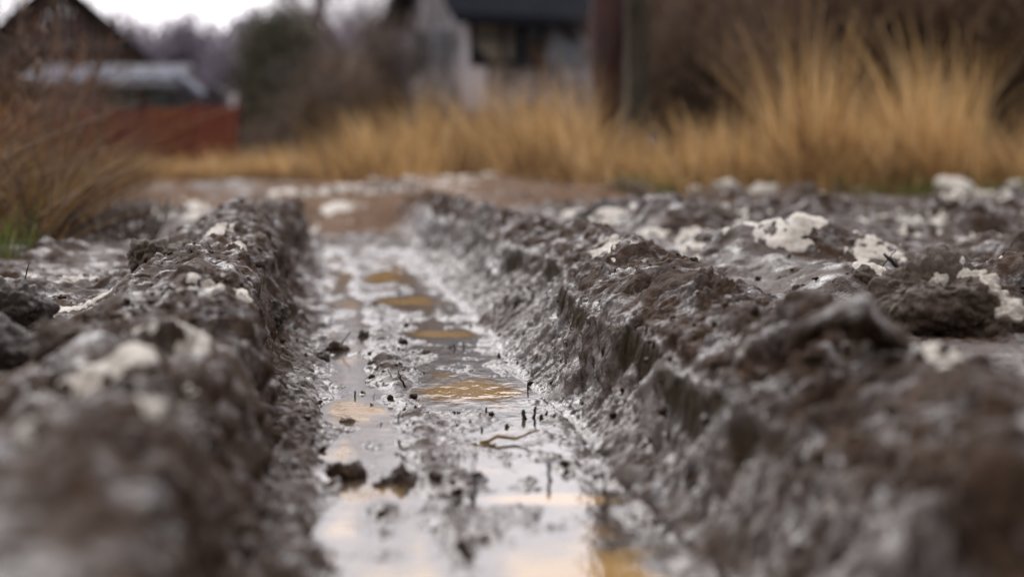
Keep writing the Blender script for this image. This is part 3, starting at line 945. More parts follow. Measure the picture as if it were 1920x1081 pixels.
def tuft(px, top, Yd, n, label, spread=.10):
    cx = (px - 960) / FPX * Yd; g = zat(cx, Yd)
    hgt = (290 - top) / FPX * Yd + CAMZ - g
    b = np.stack([cx + RNG.normal(0, spread, n), Yd + RNG.normal(0, spread, n), np.full(n, g - .03)], -1)
    h = hgt * (.45 + .55 * RNG.random(n) ** .8)
    ln_ = RNG.normal(size=(n, 2)) * .15 + np.array([-.03, 0]) + (b[:, :2] - np.array([cx, Yd])) * .5
    tip = b + np.stack([ln_[:, 0] * h, ln_[:, 1] * h, h], -1)
    droop = RNG.random(n) < .3
    tip[droop, 0] += RNG.choice((-1, 1), droop.sum()) * h[droop] * .18; tip[droop, 2] -= h[droop] * .12
    mid = b + np.stack([ln_[:, 0] * h * .3, ln_[:, 1] * h * .3, h * .62], -1)
    o = strips('grass_tuft', b, tip, mid, RNG.uniform(.003, .0075, n), np.clip(RNG.normal(.68, .18, n), 0, 1), M_DRY, 5)
    return tag(o, label, 'grass tuft', 'tall grass tufts on the right verge')


for px, top, Yd, n, lab in ((1497, -25, 12.6, 60, 'tallest golden tuft reaching the top edge of the photo'), (1540, 60, 12.9, 60, 'golden tuft leaning beside the tallest golden tuft'),
                            (1590, 140, 12.7, 60, 'shorter tuft in the dip between the tall golden tufts'), (1655, 120, 12.9, 60, 'middle golden tuft of the right verge'),
                            (1700, 80, 13.1, 50, 'thin golden tuft just left of the second tallest'), (1752, -15, 12.7, 60, 'second tallest golden tuft reaching the top edge at the right'),
                            (1785, 70, 12.5, 45, 'golden tuft at the right flank of the second tallest'), (1340, 165, 12.8, 70, 'broad golden tuft to the right of the two posts'),
                            (1440, 190, 12.6, 60, 'low golden tuft left of the tallest golden tuft'), (775, 185, 16.8, 90, 'bright yellow tuft before the left corner of the grey house'),
                            (1075, 115, 15.2, 90, 'tall tuft against the foot of the round post'), (690, 185, 18.0, 60, 'slim tuft left of the bright yellow tuft')):
    tuft(px, top, Yd, n, lab, .10 if px > 1200 else .16)


def patch(name, n, pxr, pyr, hr, mat, z=.18, wid=(.001, .003), lean=.35, tr=(0, 1), edge=0., bias=(0, 0), cull=(-.5, .35)):
    px = RNG.uniform(*pxr, n); py = RNG.uniform(*pyr, n)
    px = px - edge * (py - pyr[0])
    pts = np.array([P(a, b, z) for a, b in zip(px, py)])
    d = perlin(pts[:, 0] * 5.2, pts[:, 1] * 2.6, 5.5)
    k = d > RNG.uniform(*cull, n); pts = pts[k]; d = d[k]
    m = len(pts)
    h = RNG.uniform(*hr, m) * (.35 + .65 * RNG.random(m)) * np.clip(.8 + d, .3, 1.4)
    bz = zat_np(pts[:, 0].astype(np.float32), pts[:, 1].astype(np.float32)) - .01
    base = np.stack([pts[:, 0], pts[:, 1], bz], -1)
    l = RNG.normal(size=(m, 2)) * lean + np.array(bias)
    tip = base + np.stack([l[:, 0] * h, l[:, 1] * h, h], -1)
    mid = base + np.stack([l[:, 0] * h * .2, l[:, 1] * h * .2, h * .6], -1)
    return strips(name, base, tip, mid, RNG.uniform(*wid, m), np.clip(RNG.uniform(*tr, m), 0, 1), mat, 5)


tag(patch('dead_weeds', 15000, (-500, 340), (322, 455), (.08, .46), M_DEAD, wid=(.002, .007), lean=.95, bias=(.10, 0), edge=1.9, cull=(-1.1, .35)), 'brown and ochre dead weeds along the left edge of the road', 'dead weeds', kind='stuff')
tag(patch('dry_tussocks', 7000, (-500, 335), (322, 450), (.10, .60), M_DRY, wid=(.0015, .0045), lean=.6, bias=(.10, 0), edge=1.8, cull=(-.7, .35), tr=(-.2, .28)), 'ochre grass tussocks among the dead weeds at the left', 'dry grass', kind='stuff')
tag(patch('low_weeds', 2600, (110, 300), (385, 450), (.03, .15), M_DEAD, wid=(.001, .003), lean=.7, tr=(0, .35)), 'low dark dead weeds straggling beside the left ridge', 'dead weeds', kind='stuff')
tag(patch('green_grass', 3200, (-300, 110), (405, 468), (.04, .17), M_GREEN, lean=.4), 'short green grass blades at the left edge of the mud', 'green grass', kind='stuff')
tag(patch('verge_grass', 10000, (1120, 2300), (352, 368), (.04, .16), M_GREEN, wid=(.003, .006), lean=.5), 'short green grass at the foot of the right verge', 'green grass', kind='stuff')

# snow clumps on the far verge
GC = 'lumps of old snow on the grass verge'
for k, (px, py, wpx, hpx, lab) in enumerate([
        (1430, 345, 62, 42, 'round white snow lump on the verge before the tallest golden grass'),
        (1425, 362, 42, 24, 'small snow lump right in front of the round white one'),
        (1305, 360, 40, 26, 'leftmost small snow lump at the foot of the grass verge'),
        (1362, 360, 46, 28, 'snow lump second from left along the grass verge'),
        (1788, 346, 84, 44, 'largest arched snow lump on green grass at the right'),
        (1905, 345, 44, 30, 'snow lump at the far right end of the verge'),
        (1845, 358, 44, 20, 'flat snow lump below the largest arched one'),
        (1150, 345, 70, 26, 'long low snow lump under the overhanging brown grass'),
        (1600, 335, 40, 22, 'faint grey snow lump in the middle of the right verge'),
        (405, 226, 0, 0, None)]):
    if not lab: continue
    Yd = 11.55 + .12 * (k % 3) - .25 * (k in (1, 6)); s = Yd / FPX
    o = lump_mesh('snow_lump', (wpx * s * .46, wpx * s * .5, hpx * s * .45), 60 + k, 4, .7, M_SNOW, crumb=.5)
    cx = (px - 960) * s
    o.location = (cx, Yd, zat(cx, Yd) + hpx * s * .24)
    tag(o, lab, 'snow lump', GC)

# ------------------------------------------------------------------ shrubs and trees
def grow(bm_pts, p, d, L, r, depth, spread, rg, out_, up=.15, kids=3):
    n = 4
    pts = [p]
    for k in range(n):
        d = (d + Vector((rg.gauss(0, .13), rg.gauss(0, .13), rg.gauss(0, .08) + up * .12))).normalized()
        p = p + d * L / n
        pts.append(p)
    out_.append((pts, r, r * .6))
    if depth <= 0: return
    for k in range(kids):
        t = rg.uniform(.35, 1.0)
        i = min(n, max(1, int(t * n + .5)))
        q = pts[i]
        dd = (d + Vector((rg.gauss(0, spread), rg.gauss(0, spread), rg.gauss(0, spread * .6) + up))).normalized()
        grow(bm_pts, q, dd, L * rg.uniform(.55, .8), r * .58, depth - 1, spread, rg, out_, up, kids)


def limbs_mesh(name, limbs, mat, parent=None, seg=5, tint=None):
    V, F, T = [], [], []
    n0 = 0
    for pts, r0, r1 in limbs:
        n = len(pts); sg = seg if r0 > .012 else 3
        for i, p in enumerate(pts):
            d = (pts[min(i + 1, n - 1)] - pts[max(i - 1, 0)]).normalized()
            a = d.orthogonal().normalized(); b = d.cross(a)
            r = r0 + (r1 - r0) * i / (n - 1)
            for k in range(sg):
                th = k / sg * 2 * math.pi
                V.append(p + a * math.cos(th) * r + b * math.sin(th) * r)
        for i in range(n - 1):
            for k in range(sg):
                F.append((n0 + i * sg + k, n0 + i * sg + (k + 1) % sg, n0 + (i + 1) * sg + (k + 1) % sg, n0 + (i + 1) * sg + k))
        n0 += n * sg
    return np_mesh(name, np.array([tuple(v) for v in V], np.float32), np.array(F, np.int32), mat, parent)


M_BRUSH = plain('brush_bark', (.035, .022, .018), (.085, .058, .042), 8, .8, bump=0)
M_BRUSH2 = plain('grey_brush_bark', (.03, .028, .028), (.08, .068, .058), 8, .8, bump=0)
M_BARK = plain('grey_bark', (.14, .12, .13), (.26, .23, .24), 9, .85, bump=0)


def twig_mass(name, n, ex, ez, mat, parent=None, seed=1, L=.35, wid=.004, clumps=14, tones=(0, 1), zmin=0., droop=0):
    """many fine twigs gathered in clumps through a crown ex wide and ez tall"""
    rg = np.random.default_rng(seed)
    cc = rg.normal(size=(clumps, 3)) * np.array([ex * .42, ex * .42, ez * .24]) + np.array([0, 0, zmin + (ez - zmin) * .5])
    cs = rg.uniform(.10, .24, clumps) * ex
    ci = rg.integers(0, clumps, n)
    b = cc[ci] + rg.normal(size=(n, 3)) * cs[ci][:, None] * np.array([1, 1, 1.15])
    b[:, 2] = np.clip(b[:, 2], zmin + .03, None)
    d = rg.normal(size=(n, 3)) * np.array([.6, .6, .45]) + np.array([0, 0, .6 - droop])
    d /= np.linalg.norm(d, axis=1, keepdims=True)
    l = L * rg.uniform(.4, 1.2, n)
    tip = b + d * l[:, None]; mid = (b + tip) / 2 + rg.normal(0, .1, (n, 3)) * l[:, None]
    tint = np.clip(rg.uniform(*tones, n) + .25 * rg.normal(size=clumps)[ci], 0, 1)
    o = strips(name, b, tip, mid, wid * rg.uniform(.5, 1.3, n), tint, mat, 2)
    if parent: o.parent = parent
    return o


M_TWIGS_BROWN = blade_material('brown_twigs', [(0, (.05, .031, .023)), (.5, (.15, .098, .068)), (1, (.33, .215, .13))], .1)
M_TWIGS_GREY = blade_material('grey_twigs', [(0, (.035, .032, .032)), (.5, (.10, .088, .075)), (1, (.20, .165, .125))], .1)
M_TWIGS_LILAC = blade_material('haze_lilac_twigs', [(0, (.15, .13, .16)), (.5, (.24, .21, .26)), (1, (.34, .30, .36))], .1)  # distance haze is put into this twig colour
M_TWIGS_HAZY = blade_material('haze_pale_twigs', [(0, (.20, .18, .21)), (.5, (.32, .29, .33)), (1, (.44, .41, .45))], .1)  # paler still: haze over the bare trees painted into their twigs
M_TWIGS_DIM = blade_material('dim_twigs', [(0, (.045, .033, .026)), (.5, (.13, .095, .070)), (1, (.25, .18, .125))], .1)
M_NEEDLE = blade_material('evergreen', [(0, (.030, .032, .020)), (.5, (.085, .083, .052)), (1, (.15, .14, .09))], .1)


def shrub_proto(seed, mat, tmat, hgt, n):
    rg = random.Random(seed)
    root = empty('bare_shrub', (0, 0, 0))
    limbs = []
    for k in range(16):
        a = rg.uniform(0, 6.28); s = rg.uniform(.1, .5)
        d = Vector((math.cos(a) * s, math.sin(a) * s, 1)).normalized()
        grow(None, Vector((math.cos(a) * .25 * rg.random(), math.sin(a) * .25 * rg.random(), -.05)), d, hgt * rg.uniform(.35, .6), .017, 2, .45, rg, limbs, .2, 3)
    limbs_mesh('stems', limbs, mat, root)
    twig_mass('twigs', n, hgt * .55, hgt, tmat, root, seed, hgt * .2, .006, 16)
    return root


def copy_tree(o, parent=None):
    c = o.copy(); COL.objects.link(c)
    if parent: c.parent = parent
    for ch in list(o.children): copy_tree(ch, c)
    return c


GSH = 'bare shrubs in the dark thicket behind the grass'
protos = [shrub_proto(3, M_BRUSH, M_TWIGS_BROWN, 2.3, 5200), shrub_proto(5, M_BRUSH2, M_TWIGS_GREY, 2.4, 4800), shrub_proto(8, M_BRUSH, M_TWIGS_BROWN, 1.9, 4600)]
used_p = [False] * 3
SHR = [  # px, Y, proto, scale, label
    (1290, 19.5, 1, .8, 'grey bare shrub right beside the grey green post'),
    (1310, 18.2, 0, .8, 'brown bare shrub second to the right of the posts'),
    (1370, 19.5, 0, 1.05, 'tall brown shrub behind the gap in the golden grass'),
    (1420, 17.0, 2, 1.0, 'dark brown shrub left of the tallest golden stalks'),
    (1465, 19.0, 1, 1.1, 'grey shrub directly behind the tallest golden stalks'),
    (1530, 17.5, 0, 1.0, 'brown shrub standing just right of the tallest golden stalks'),
    (1600, 19.3, 1, 1.15, 'grey twiggy shrub in the middle of the right thicket'),
    (1660, 17.3, 2, 1.15, 'brown shrub between the two stands of tall golden stalks'),
    (1725, 19.0, 0, 1.1, 'big brown shrub behind the second stand of golden stalks'),
    (1790, 17.6, 2, 1.2, 'dark shrub above the largest arched snow lump'),
    (1850, 19.2, 1, 1.2, 'grey shrub near the right end of the thicket'),
    (1910, 17.4, 0, 1.1, 'brown shrub cut by the right edge of the photo'),
    (1985, 18.6, 1, 1.1, 'last grey shrub of the thicket past the right edge'),
    (2080, 18.0, 0, 1.1, 'outermost brown shrub of the thicket past the right edge'),
]
for k, (px, Yd, pi, s, lab) in enumerate(SHR):
    o = protos[pi] if not used_p[pi] else copy_tree(protos[pi]); used_p[pi] = True
    xx = (px - 960) / FPX * Yd
    o.location = (xx, Yd, zat(xx, Yd) - .03); o.scale = (s, s, s); o.rotation_euler = (0, 0, rnd.uniform(0, 6.28))
    tag(o, lab, 'shrub', GSH)

# dark wood that closes the view behind the thicket
def wood(name, spots, mat, n, label, L, wid, tones=(0, 1), seed0=1):
    base, tip, mid, wd, tn = [], [], [], [], []
    for k, (x_, y_, hgt, wdt) in enumerate(spots):
        rg = np.random.default_rng(seed0 + k)
        z0 = zat(x_, y_)
        cl = 12
        cc = np.stack([rg.normal(size=cl) * wdt * .33, rg.normal(size=cl) * wdt * .33, rg.uniform(.12, .92, cl) * hgt], -1)
        cc[:, :2] *= (1.15 - cc[:, 2:3] / hgt)
        ci = rg.integers(0, cl, n)
        b = cc[ci] + rg.normal(size=(n, 3)) * np.array([wdt * .16, wdt * .16, hgt * .10])
        b[:, 2] = np.abs(b[:, 2])
        d = rg.normal(size=(n, 3)) * np.array([.5, .5, .4]) + np.array([0, 0, .7]); d /= np.linalg.norm(d, axis=1, keepdims=True)
        l = L * rg.uniform(.4, 1.2, n)
        b += np.array([x_, y_, z0]); t_ = b + d * l[:, None]
        base.append(b); tip.append(t_); mid.append((b + t_) / 2 + rg.normal(0, .1, (n, 3)) * l[:, None])
        wd.append(wid * rg.uniform(.5, 1.3, n)); tn.append(np.clip(rg.uniform(*tones, n) + rg.normal() * .15, 0, 1))
        # trunk
        m = 5
        b = np.tile(np.array([[x_, y_, z0 - .1]]), (m, 1)); t_ = b + np.stack([rg.normal(0, .08 * hgt, m), rg.normal(0, .08 * hgt, m), np.full(m, hgt * .95)], -1)
        base.append(b); tip.append(t_); mid.append((b + t_) / 2); wd.append(np.full(m, .012 * hgt)); tn.append(np.full(m, .2))
    o = strips(name, np.concatenate(base), np.concatenate(tip), np.concatenate(mid), np.concatenate(wd), np.concatenate(tn), mat, 2)
    return tag(o, label, 'woods', kind='stuff')


rg0 = random.Random(21)
sp = [((px - 960) / FPX * Yd, Yd, rg0.uniform(3.4, 5.0), 2.0) for px, Yd in [(1330 + 56 * i, rg0.uniform(22, 27)) for i in range(20)]] + [((px - 960) / FPX * 37, 37, 4.6, 2.2) for px in (1190, 1240, 1300, 1380)]
wood('dark_brushwood', sp, M_TWIGS_BROWN, 2600, 'dark brushwood closing the view behind the right thicket', .55, .020, (0, .45), 100)
sp = [((px - 960) / FPX * Yd, Yd, (290 - tp) / FPX * Yd + .5, 5.0) for px, tp, Yd in
      [(-60 + 36 * i + rg0.uniform(-10, 10), rg0.choice((62, 75, 85, 70, 92)), rg0.uniform(95, 140)) for i in range(24)]]
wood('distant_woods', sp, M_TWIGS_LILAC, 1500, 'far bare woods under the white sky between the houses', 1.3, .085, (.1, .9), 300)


def bare_tree(px, Yd, hgt, seed, label, mat, tmat, n, spread=.5, wd=.016, crown=.55, L=.12):
    xx = (px - 960) / FPX * Yd
    root = empty('bare_tree', (xx, Yd, zat(xx, Yd) - .05))
    rg = random.Random(seed); limbs = []
    grow(None, Vector((0, 0, 0)), Vector((rg.gauss(0, .04), 0, 1)).normalized(), hgt * .55, hgt * .018, 4, spread, rg, limbs, .25, 3)
    limbs_mesh('trunk', limbs, mat, root)
    twig_mass('crown', n, hgt * crown, hgt * 1.02, tmat, root, seed, hgt * L, wd, 20, (.1, .9), hgt * .22)
    return tag(root, label, 'tree', 'bare trees behind the houses')


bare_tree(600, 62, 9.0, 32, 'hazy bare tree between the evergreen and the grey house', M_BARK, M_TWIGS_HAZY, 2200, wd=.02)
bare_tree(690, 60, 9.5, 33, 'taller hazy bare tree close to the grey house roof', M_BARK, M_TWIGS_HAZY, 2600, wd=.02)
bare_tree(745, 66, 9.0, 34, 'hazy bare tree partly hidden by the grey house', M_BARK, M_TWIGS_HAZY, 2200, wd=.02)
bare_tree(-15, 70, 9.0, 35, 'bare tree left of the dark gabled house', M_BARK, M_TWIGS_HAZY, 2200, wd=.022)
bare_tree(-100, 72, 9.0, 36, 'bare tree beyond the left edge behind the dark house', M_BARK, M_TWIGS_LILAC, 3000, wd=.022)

# dense evergreen with a rounded top
ex = (525 - 960) / FPX * 44
ev = empty('evergreen_tree', (ex, 44, zat(ex, 44)))
ev.scale = (1.5, 1.5, 1.38)
rg = np.random.default_rng(5)
n = 15000
cl = 60
hh_ = rg.uniform(.05, .98, cl); rad = .78 * np.sqrt(np.clip(1 - ((hh_ - .40) / .62) ** 2, .02, 1)); an = rg.uniform(0, 6.28, cl)
cc = np.stack([np.cos(an) * rad * .72, np.sin(an) * rad * .72, hh_ * 2.55], -1)
ci = rg.integers(0, cl, n)
b = cc[ci] + rg.normal(size=(n, 3)) * np.array([.16, .16, .17]); b[:, 2] = np.abs(b[:, 2])
d = rg.normal(size=(n, 3)) * .6 + np.array([0, 0, .5]); d /= np.linalg.norm(d, axis=1, keepdims=True)
tip = b + d * rg.uniform(.05, .16, n)[:, None]
cro = strips('crown', b, tip, (b + tip) / 2, rg.uniform(.008, .02, n), np.clip(rg.uniform(.1, .9, n) + .25 * rg.normal(size=cl)[ci], 0, 1), M_NEEDLE, 2)
cro.parent = ev
tr_ = MB().tube([(0, 0, -.1), (.02, 0, .9), (0, .02, 2.2)], [.09, .07, .03], 8).build('trunk', M_BRUSH, ev, True)
tag(ev, 'dark green evergreen with rounded top left of the grey house', 'tree')

GB2 = 'brown bushes beside the grey house'
for k, (px, Yd, top, wd_, lab) in enumerate([(650, 37, 85, 1.0, 'dim brown bush nearest to the dark evergreen'), (668, 33, 55, 1.5, 'tallest brown bush between evergreen and grey house'),
                                              (730, 35, 60, 1.2, 'brown bush touching the left corner of the grey house'), (640, 27, 150, .9, 'low brown bush behind the golden grass by the house'),
                                              (590, 30, 170, .8, 'low brown bush in front of the dark evergreen')]):
    xx = (px - 960) / FPX * Yd; hgt = (290 - top) / FPX * Yd + .25
    root = empty('brown_bush', (xx, Yd, zat(xx, Yd) - .03))
    limbs = []; rg = random.Random(70 + k)
    for q in range(9):
        a = rg.uniform(0, 6.28); d = Vector((math.cos(a) * .35, math.sin(a) * .35, 1)).normalized()
        grow(None, Vector((0, 0, 0)), d, hgt * .5, .018, 2, .4, rg, limbs, .2, 3)
    limbs_mesh('stems', limbs, M_BRUSH, root)
    twig_mass('twigs', 5200, wd_, hgt, M_TWIGS_DIM, root, 80 + k, .3, .011, 22, (.1, .8))
    tag(root, lab, 'bush', GB2)

# tall dead stalks leaning before the dark house
GST = 'tall dead weed stalks at the left edge'
M_RED = blade_material('reddish_twigs', [(0, (.06, .028, .018)), (.5, (.17, .075, .04)), (1, (.33, .17, .08))], .2)
M_STALK = plain('dead_stalk', (.07, .042, .028), (.20, .12, .07), 30, .7, bump=0)
for k, (px0, py0, px1, py1, Yd, lab) in enumerate([(60, 330, 218, 55, 8.2, 'longest stalk leaning right across the dark gable'), (20, 330, 110, 20, 7.8, 'stalk leaning right near the left edge of the photo'),
                                                    (-10, 320, 40, 30, 7.2, 'nearly upright stalk at the very left edge'), (90, 340, 135, 130, 8.6, 'short stalk before the snowy lean-to roof'),
                                                    (10, 340, 70, 120, 6.8, 'reddish stalk low at the left edge'), (150, 350, 196, 215, 8.8, 'short stalk before the rusty fence')]):
    a = Vector(at(px0, py0, Yd)); a.z = zat(a.x, a.y) - .02; b = Vector(at(px1, py1, Yd))
    pts = [a.lerp(b, t) + Vector((.05 * math.sin(t * 3.1) * (1 - t), 0, .06 * math.sin(t * 3.14))) for t in np.linspace(0, 1, 8)]
    m = MB(); m.tube(pts, [.007 * (1 - .6 * t) for t in np.linspace(0, 1, 8)], 6)
    for t in range(3, 8):
        for q in range(3):
            e = pts[t] + Vector((rnd.gauss(0, .06), rnd.gauss(0, .05), rnd.uniform(.02, .10)))
            m.tube([pts[t], pts[t].lerp(e, .5) + Vector((0, 0, -.01)), e], [.003, .004, .005], 4)
    tag(m.build('dead_stalk', M_STALK, smooth=True), lab, 'weed stalk', GST)

# ------------------------------------------------------------------ buildings, fence, posts
M_GREYWOOD = plain('grey_wood', (.13, .125, .13), (.46, .44, .46), 3, .8, stretch=(7, 7, .5))
mgw = Mat('weathered_boards')
g1 = mgw.noise(3, 5, .6, stretch=(7, 7, .5)); g2 = mgw.noise(1.5, 4, .65, stretch=(1.6, 1.6, 1)); g3 = mgw.noise(2.1, 3, .6)
gc = mgw.mix(mgw.ramp(g1, [(.3, 0.), (.7, 1.)]), (.15, .145, .15), (.46, .44, .46))
gc = mgw.mix(mgw.ramp(g2, [(.50, 0.), (.60, .8)]), gc, (.085, .08, .08))
gc = mgw.mix(mgw.ramp(g3, [(.56, 0.), (.63, .8)]), gc, (.58, .56, .59))
mgw.set(col=gc, rough=.85, spec=.2)
M_GREYWOOD = mgw.m
M_PALEWOOD = plain('pale_board', (.58, .56, .60), (.76, .74, .77), 5, .7, stretch=(6, 6, .8))
M_DARKROOF = plain('dark_roof', (.009, .011, .016), (.022, .025, .034), 9, .85, spec=.12)
M_DARKFRAME = plain('dark_frame', (.010, .012, .018), (.022, .024, .032), 14, .5)
M_CURTAIN = plain('curtain', (.17, .155, .125), (.26, .24, .19), 5, .9)
M_BLUEPANEL = plain('blue_panel', (.14, .165, .20), (.22, .245, .28), 4, .6)
M_BROWNWOOD = plain('brown_wood', (.030, .020, .016), (.075, .050, .038), 4, .85, stretch=(5, 5, .5))
M_TRIM = plain('faded_trim', (.07, .062, .058), (.12, .105, .095), 6, .8)
M_TEAL = plain('teal_paint', (.035, .060, .058), (.07, .10, .095), 5, .7)
M_SHEDGREY = plain('shed_grey', (.09, .095, .10), (.18, .18, .19), 4, .8)
M_RUST = plain('rust', (.115, .028, .015), (.22, .060, .029), 3.2, .75)
M_ROOFSNOW = plain('roof_snow', (.075, .085, .11), (.20, .22, .275), 3, .8)
mg = Mat('dark_glass'); mg.set(col=(.012, .014, .02), rough=.08); M_GLASS = mg.m


def boards(m, x0, x1, y0, y1, z0, z1, wdt=.14, gap=.012, axis='x', rg=random.Random(3)):
    """a wall of separate upright boards, each standing a little differently"""
    t = x0
    while t < x1 - .01:
        e = min(t + wdt, x1); o = rg.uniform(0, .010)
        m.box(t, e - gap, y0 - o, y1, z0, z1)
        t = e
    return m


# grey house, centre: local x runs along the front, local y into the house, corner at the origin
Yh = 33.0
cx = at(872, 290, Yh)
hx, hy = cx[0], Yh
house = empty('grey_house', (hx, hy, zat(hx, hy) - .05), math.radians(30))
s = Yh / FPX
ze = .43 + (290 - 35) * s - zat(hx, hy)     # eave height above the ground there
W_, D_ = 3.4, 2.3
ze += .16
zr = ze + 1.25
zs = .43 + (290 - 112) * s - zat(hx, hy)    # window sill height
zt = .43 + (290 - 42) * s - zat(hx, hy)
m = MB()
boards(m, 0, W_, 0, .08, 0, zs - .06)
boards(m, 0, .05, 0, .08, zs - .06, ze); boards(m, 1.67, W_, 0, .08, zs - .06, ze)
m.box(.05, 1.67, .02, .08, zt + .06, ze)
m.build('front_wall', M_GREYWOOD, house)
m = MB()                                     # side wall with its gable, boards along local y
t = .08
while t < D_:
    e = min(t + .15, D_)
    yc = (t + e) / 2
    zz = ze + 1.25 * (1 - abs(yc - D_ / 2) / (D_ / 2)) - .04
    m.box(-.0 - rnd.uniform(0, .01), .07, t, e - .012, 0, max(zz, ze - .05)); t = e
m.build('side_wall', M_GREYWOOD, house)
MB().box(0, W_, D_ - .08, D_, 0, ze).build('back_wall', M_GREYWOOD, house)
MB().box(W_ - .08, W_, .08, D_ - .08, 0, ze).build('end_wall', M_GREYWOOD, house)
m = MB()
for sgn in (0, 1):
    y0, y1 = (-.30, D_ / 2) if sgn == 0 else (D_ + .30, D_ / 2)
    zl0 = ze - .30 * 1.25 / (D_ / 2) * .55
    m.prism([(-.35, y0, zl0), (-.35, y1, zr), (-.35, y1, zr + .09), (-.35, y0, zl0 + .09)], (W_ + .7, 0, 0))
roof = m.build('roof', M_DARKROOF, house)
m = MB()
m.prism([(-.38, -.32, ze - .22), (-.38, D_ / 2, zr - .02), (-.38, D_ / 2, zr + .16), (-.38, -.32, ze - .04)], (.025, 0, 0))
m.prism([(-.38, D_ + .32, ze - .22), (-.38, D_ / 2, zr - .02), (-.38, D_ / 2, zr + .16), (-.38, D_ + .32, ze - .04)], (.025, 0, 0))
m.build('barge_board', M_DARKROOF, roof)
MB().box(-.34, W_ + .34, -.33, -.302, ze - .24, ze - .06).build('eave_board', M_DARKROOF, roof)
MB().prism([(-.1, .10, ze + .28), (-.1, .6, ze + .82), (-.1, .6, ze + .88), (-.1, .10, ze + .34)], (.75, 0, 0)).build('roof_snow', M_ROOFSNOW, roof)
win = MB()
for a, b_ in ((.05, .14), (.74, .83), (1.20, 1.29), (1.58, 1.67)): win.box(a, b_, -.03, .05, zs, zt)
win.box(.05, 1.67, -.028, .048, zt, zt + .07); win.box(.02, 1.70, -.05, .05, zs - .07, zs)
win.box(.14, 1.58, -.026, .046, zs + .62 * (zt - zs), zs + .62 * (zt - zs) + .045)
fr = win.build('window', M_DARKFRAME, house)
MB().box(.14, 1.58, .035, .045, zs, zt).build('pane', M_GLASS, fr)
MB().prism([(.24, .02, zt), (1.00, .02, zt), (1.00, .02, zs + .06), (.74, .02, zs + .05), (.48, .02, zs + .05), (.24, .02, zs + .28)], (0, .012, 0)).build('curtain', M_CURTAIN, fr)
MB().box(1.32, 1.56, .018, .03, zs, zt - .2).build('curtain', plain('brown_curtain', (.06, .04, .03), (.10, .07, .05), 6, .9), fr)
MB().box(1.80, 2.44, -.035, -.014, zs - .05, zt + .03).build('blue_panel', M_BLUEPANEL, house)
MB().box(-.016, .42, -.045, -.018, zs - .85, zs - .09).build('pale_panel', M_PALEWOOD, house)
MB().box(-.045, -.018, D_ - .75, D_ - .05, zs - .95, zs - .18).build('pale_panel', M_PALEWOOD, house)
MB().box(-.06, .06, -.06, -.012, 0, ze - .1).build('corner_trim', M_PALEWOOD, house)
m = MB(); m.prism([(1.66, -.10, zt + .16), (2.25, -.10, zt - .28), (2.32, -.10, zt - .20), (1.73, -.10, zt + .24)], (0, .05, 0)); m.build('loose_beam', M_BROWNWOOD, house)
for a in (.55, 1.35):                        # two small boarded windows in the side wall
    f = MB().box(-.05, -.017, a, a + .48, zs + .02, zt - .06).build('boarded_window', M_SHEDGREY, house)
tag(house, 'old grey board house with dark roof and broad curtained window', 'house')

# the two posts
Yp = 17.0
gp = zat((1137 - 960) / FPX * Yp, Yp)
m = Mat('rusty_post')
nz_ = m.noise(3.5, 5, .65, stretch=(2.2, 2.2, .5))
m.set(col=m.mix(m.ramp(nz_, [(.35, 0.), (.65, 1.)]), (.085, .030, .021), (.034, .021, .022)), rough=.6, normal=m.bump(m.noise(30, 4, .6, stretch=(1, 1, .15)), .4, .01))
x1 = (1137 - 960) / FPX * Yp
pr = empty('post', (x1, Yp, gp))
MB().tube([(0, 0, -.3), (0, 0, 1.2), (.01, 0, 3.0), (.015, 0, 4.6)], [.163, .160, .154, .148], 24).build('shaft', m.m, pr, True)
for zz in (1.9, 2.9): MB().tube([(0, 0, zz), (0, 0, zz + .05)], [.162, .161], 24).build('band', M_DARKFRAME, pr, True)
tag(pr, 'thick dark red brown round post standing in the golden grass', 'post')
x2 = (1194 - 960) / FPX * (Yp + .35)
p2 = empty('support_post', (x2, Yp + .35, gp))
MB().box(-.105, .105, -.09, .09, -.3, 3.6).build('shaft', plain('mossy_concrete', (.085, .085, .065), (.16, .155, .125), 5, .85), p2, bevel=.02)
MB().box(-.112, .112, -.097, .097, 2.2, 2.25).build('band', M_DARKFRAME, p2)
tag(p2, 'grey green square post close beside the thick round one', 'post')

# dark gabled house on the left
Yl = 52.0; s = Yl / FPX
lx = (114 - 960) / FPX * Yl
gl = zat(lx, Yl)
lh = empty('dark_house', (lx, Yl, gl - .05), math.radians(13))
za = .43 + 326 * s - gl; zeL = .43 + 158 * s - gl; hwL = 192 * s
m = MB(); t = -hwL + .2
while t < hwL - .2:
    e = min(t + .22, hwL - .2); c_ = (t + e) / 2
    m.box(t, e - .02, 0 - rnd.uniform(0, .015), .12, 0, zeL + (za - zeL) * (1 - abs(c_) / hwL) - .12); t = e
m.build('gable_wall', M_BROWNWOOD, lh)
m = MB().box(-hwL + .2, -hwL + .3, .12, 7, 0, zeL).box(hwL - .3, hwL - .2, .12, 7, 0, zeL).box(-hwL + .3, hwL - .3, 6.9, 7, 0, zeL)
m.build('wall', M_BROWNWOOD, lh)
m = MB()
for sg in (-1, 1):
    m.prism([(0, -.35, za), (sg * (hwL + .15), -.35, zeL - .18), (sg * (hwL + .15), -.35, zeL - .05), (0, -.35, za + .15)], (0, 7.6, 0))
m.build('roof', M_DARKROOF, lh)
m = MB().box(-.12, .12, -.06, -.02, zeL - .3, za - .5).box(1.40, 1.60, -.06, -.02, zeL - .3, zeL + .55).box(-1.6, -1.4, -.06, -.02, zeL - .3, zeL + .55)
m.box(-1.95, 1.95, -.08, -.062, zeL + .62, zeL + .82)
m.build('trim', M_TRIM, lh)
tag(lh, 'dark brown wooden house with steep gable behind the rusty fence', 'house')

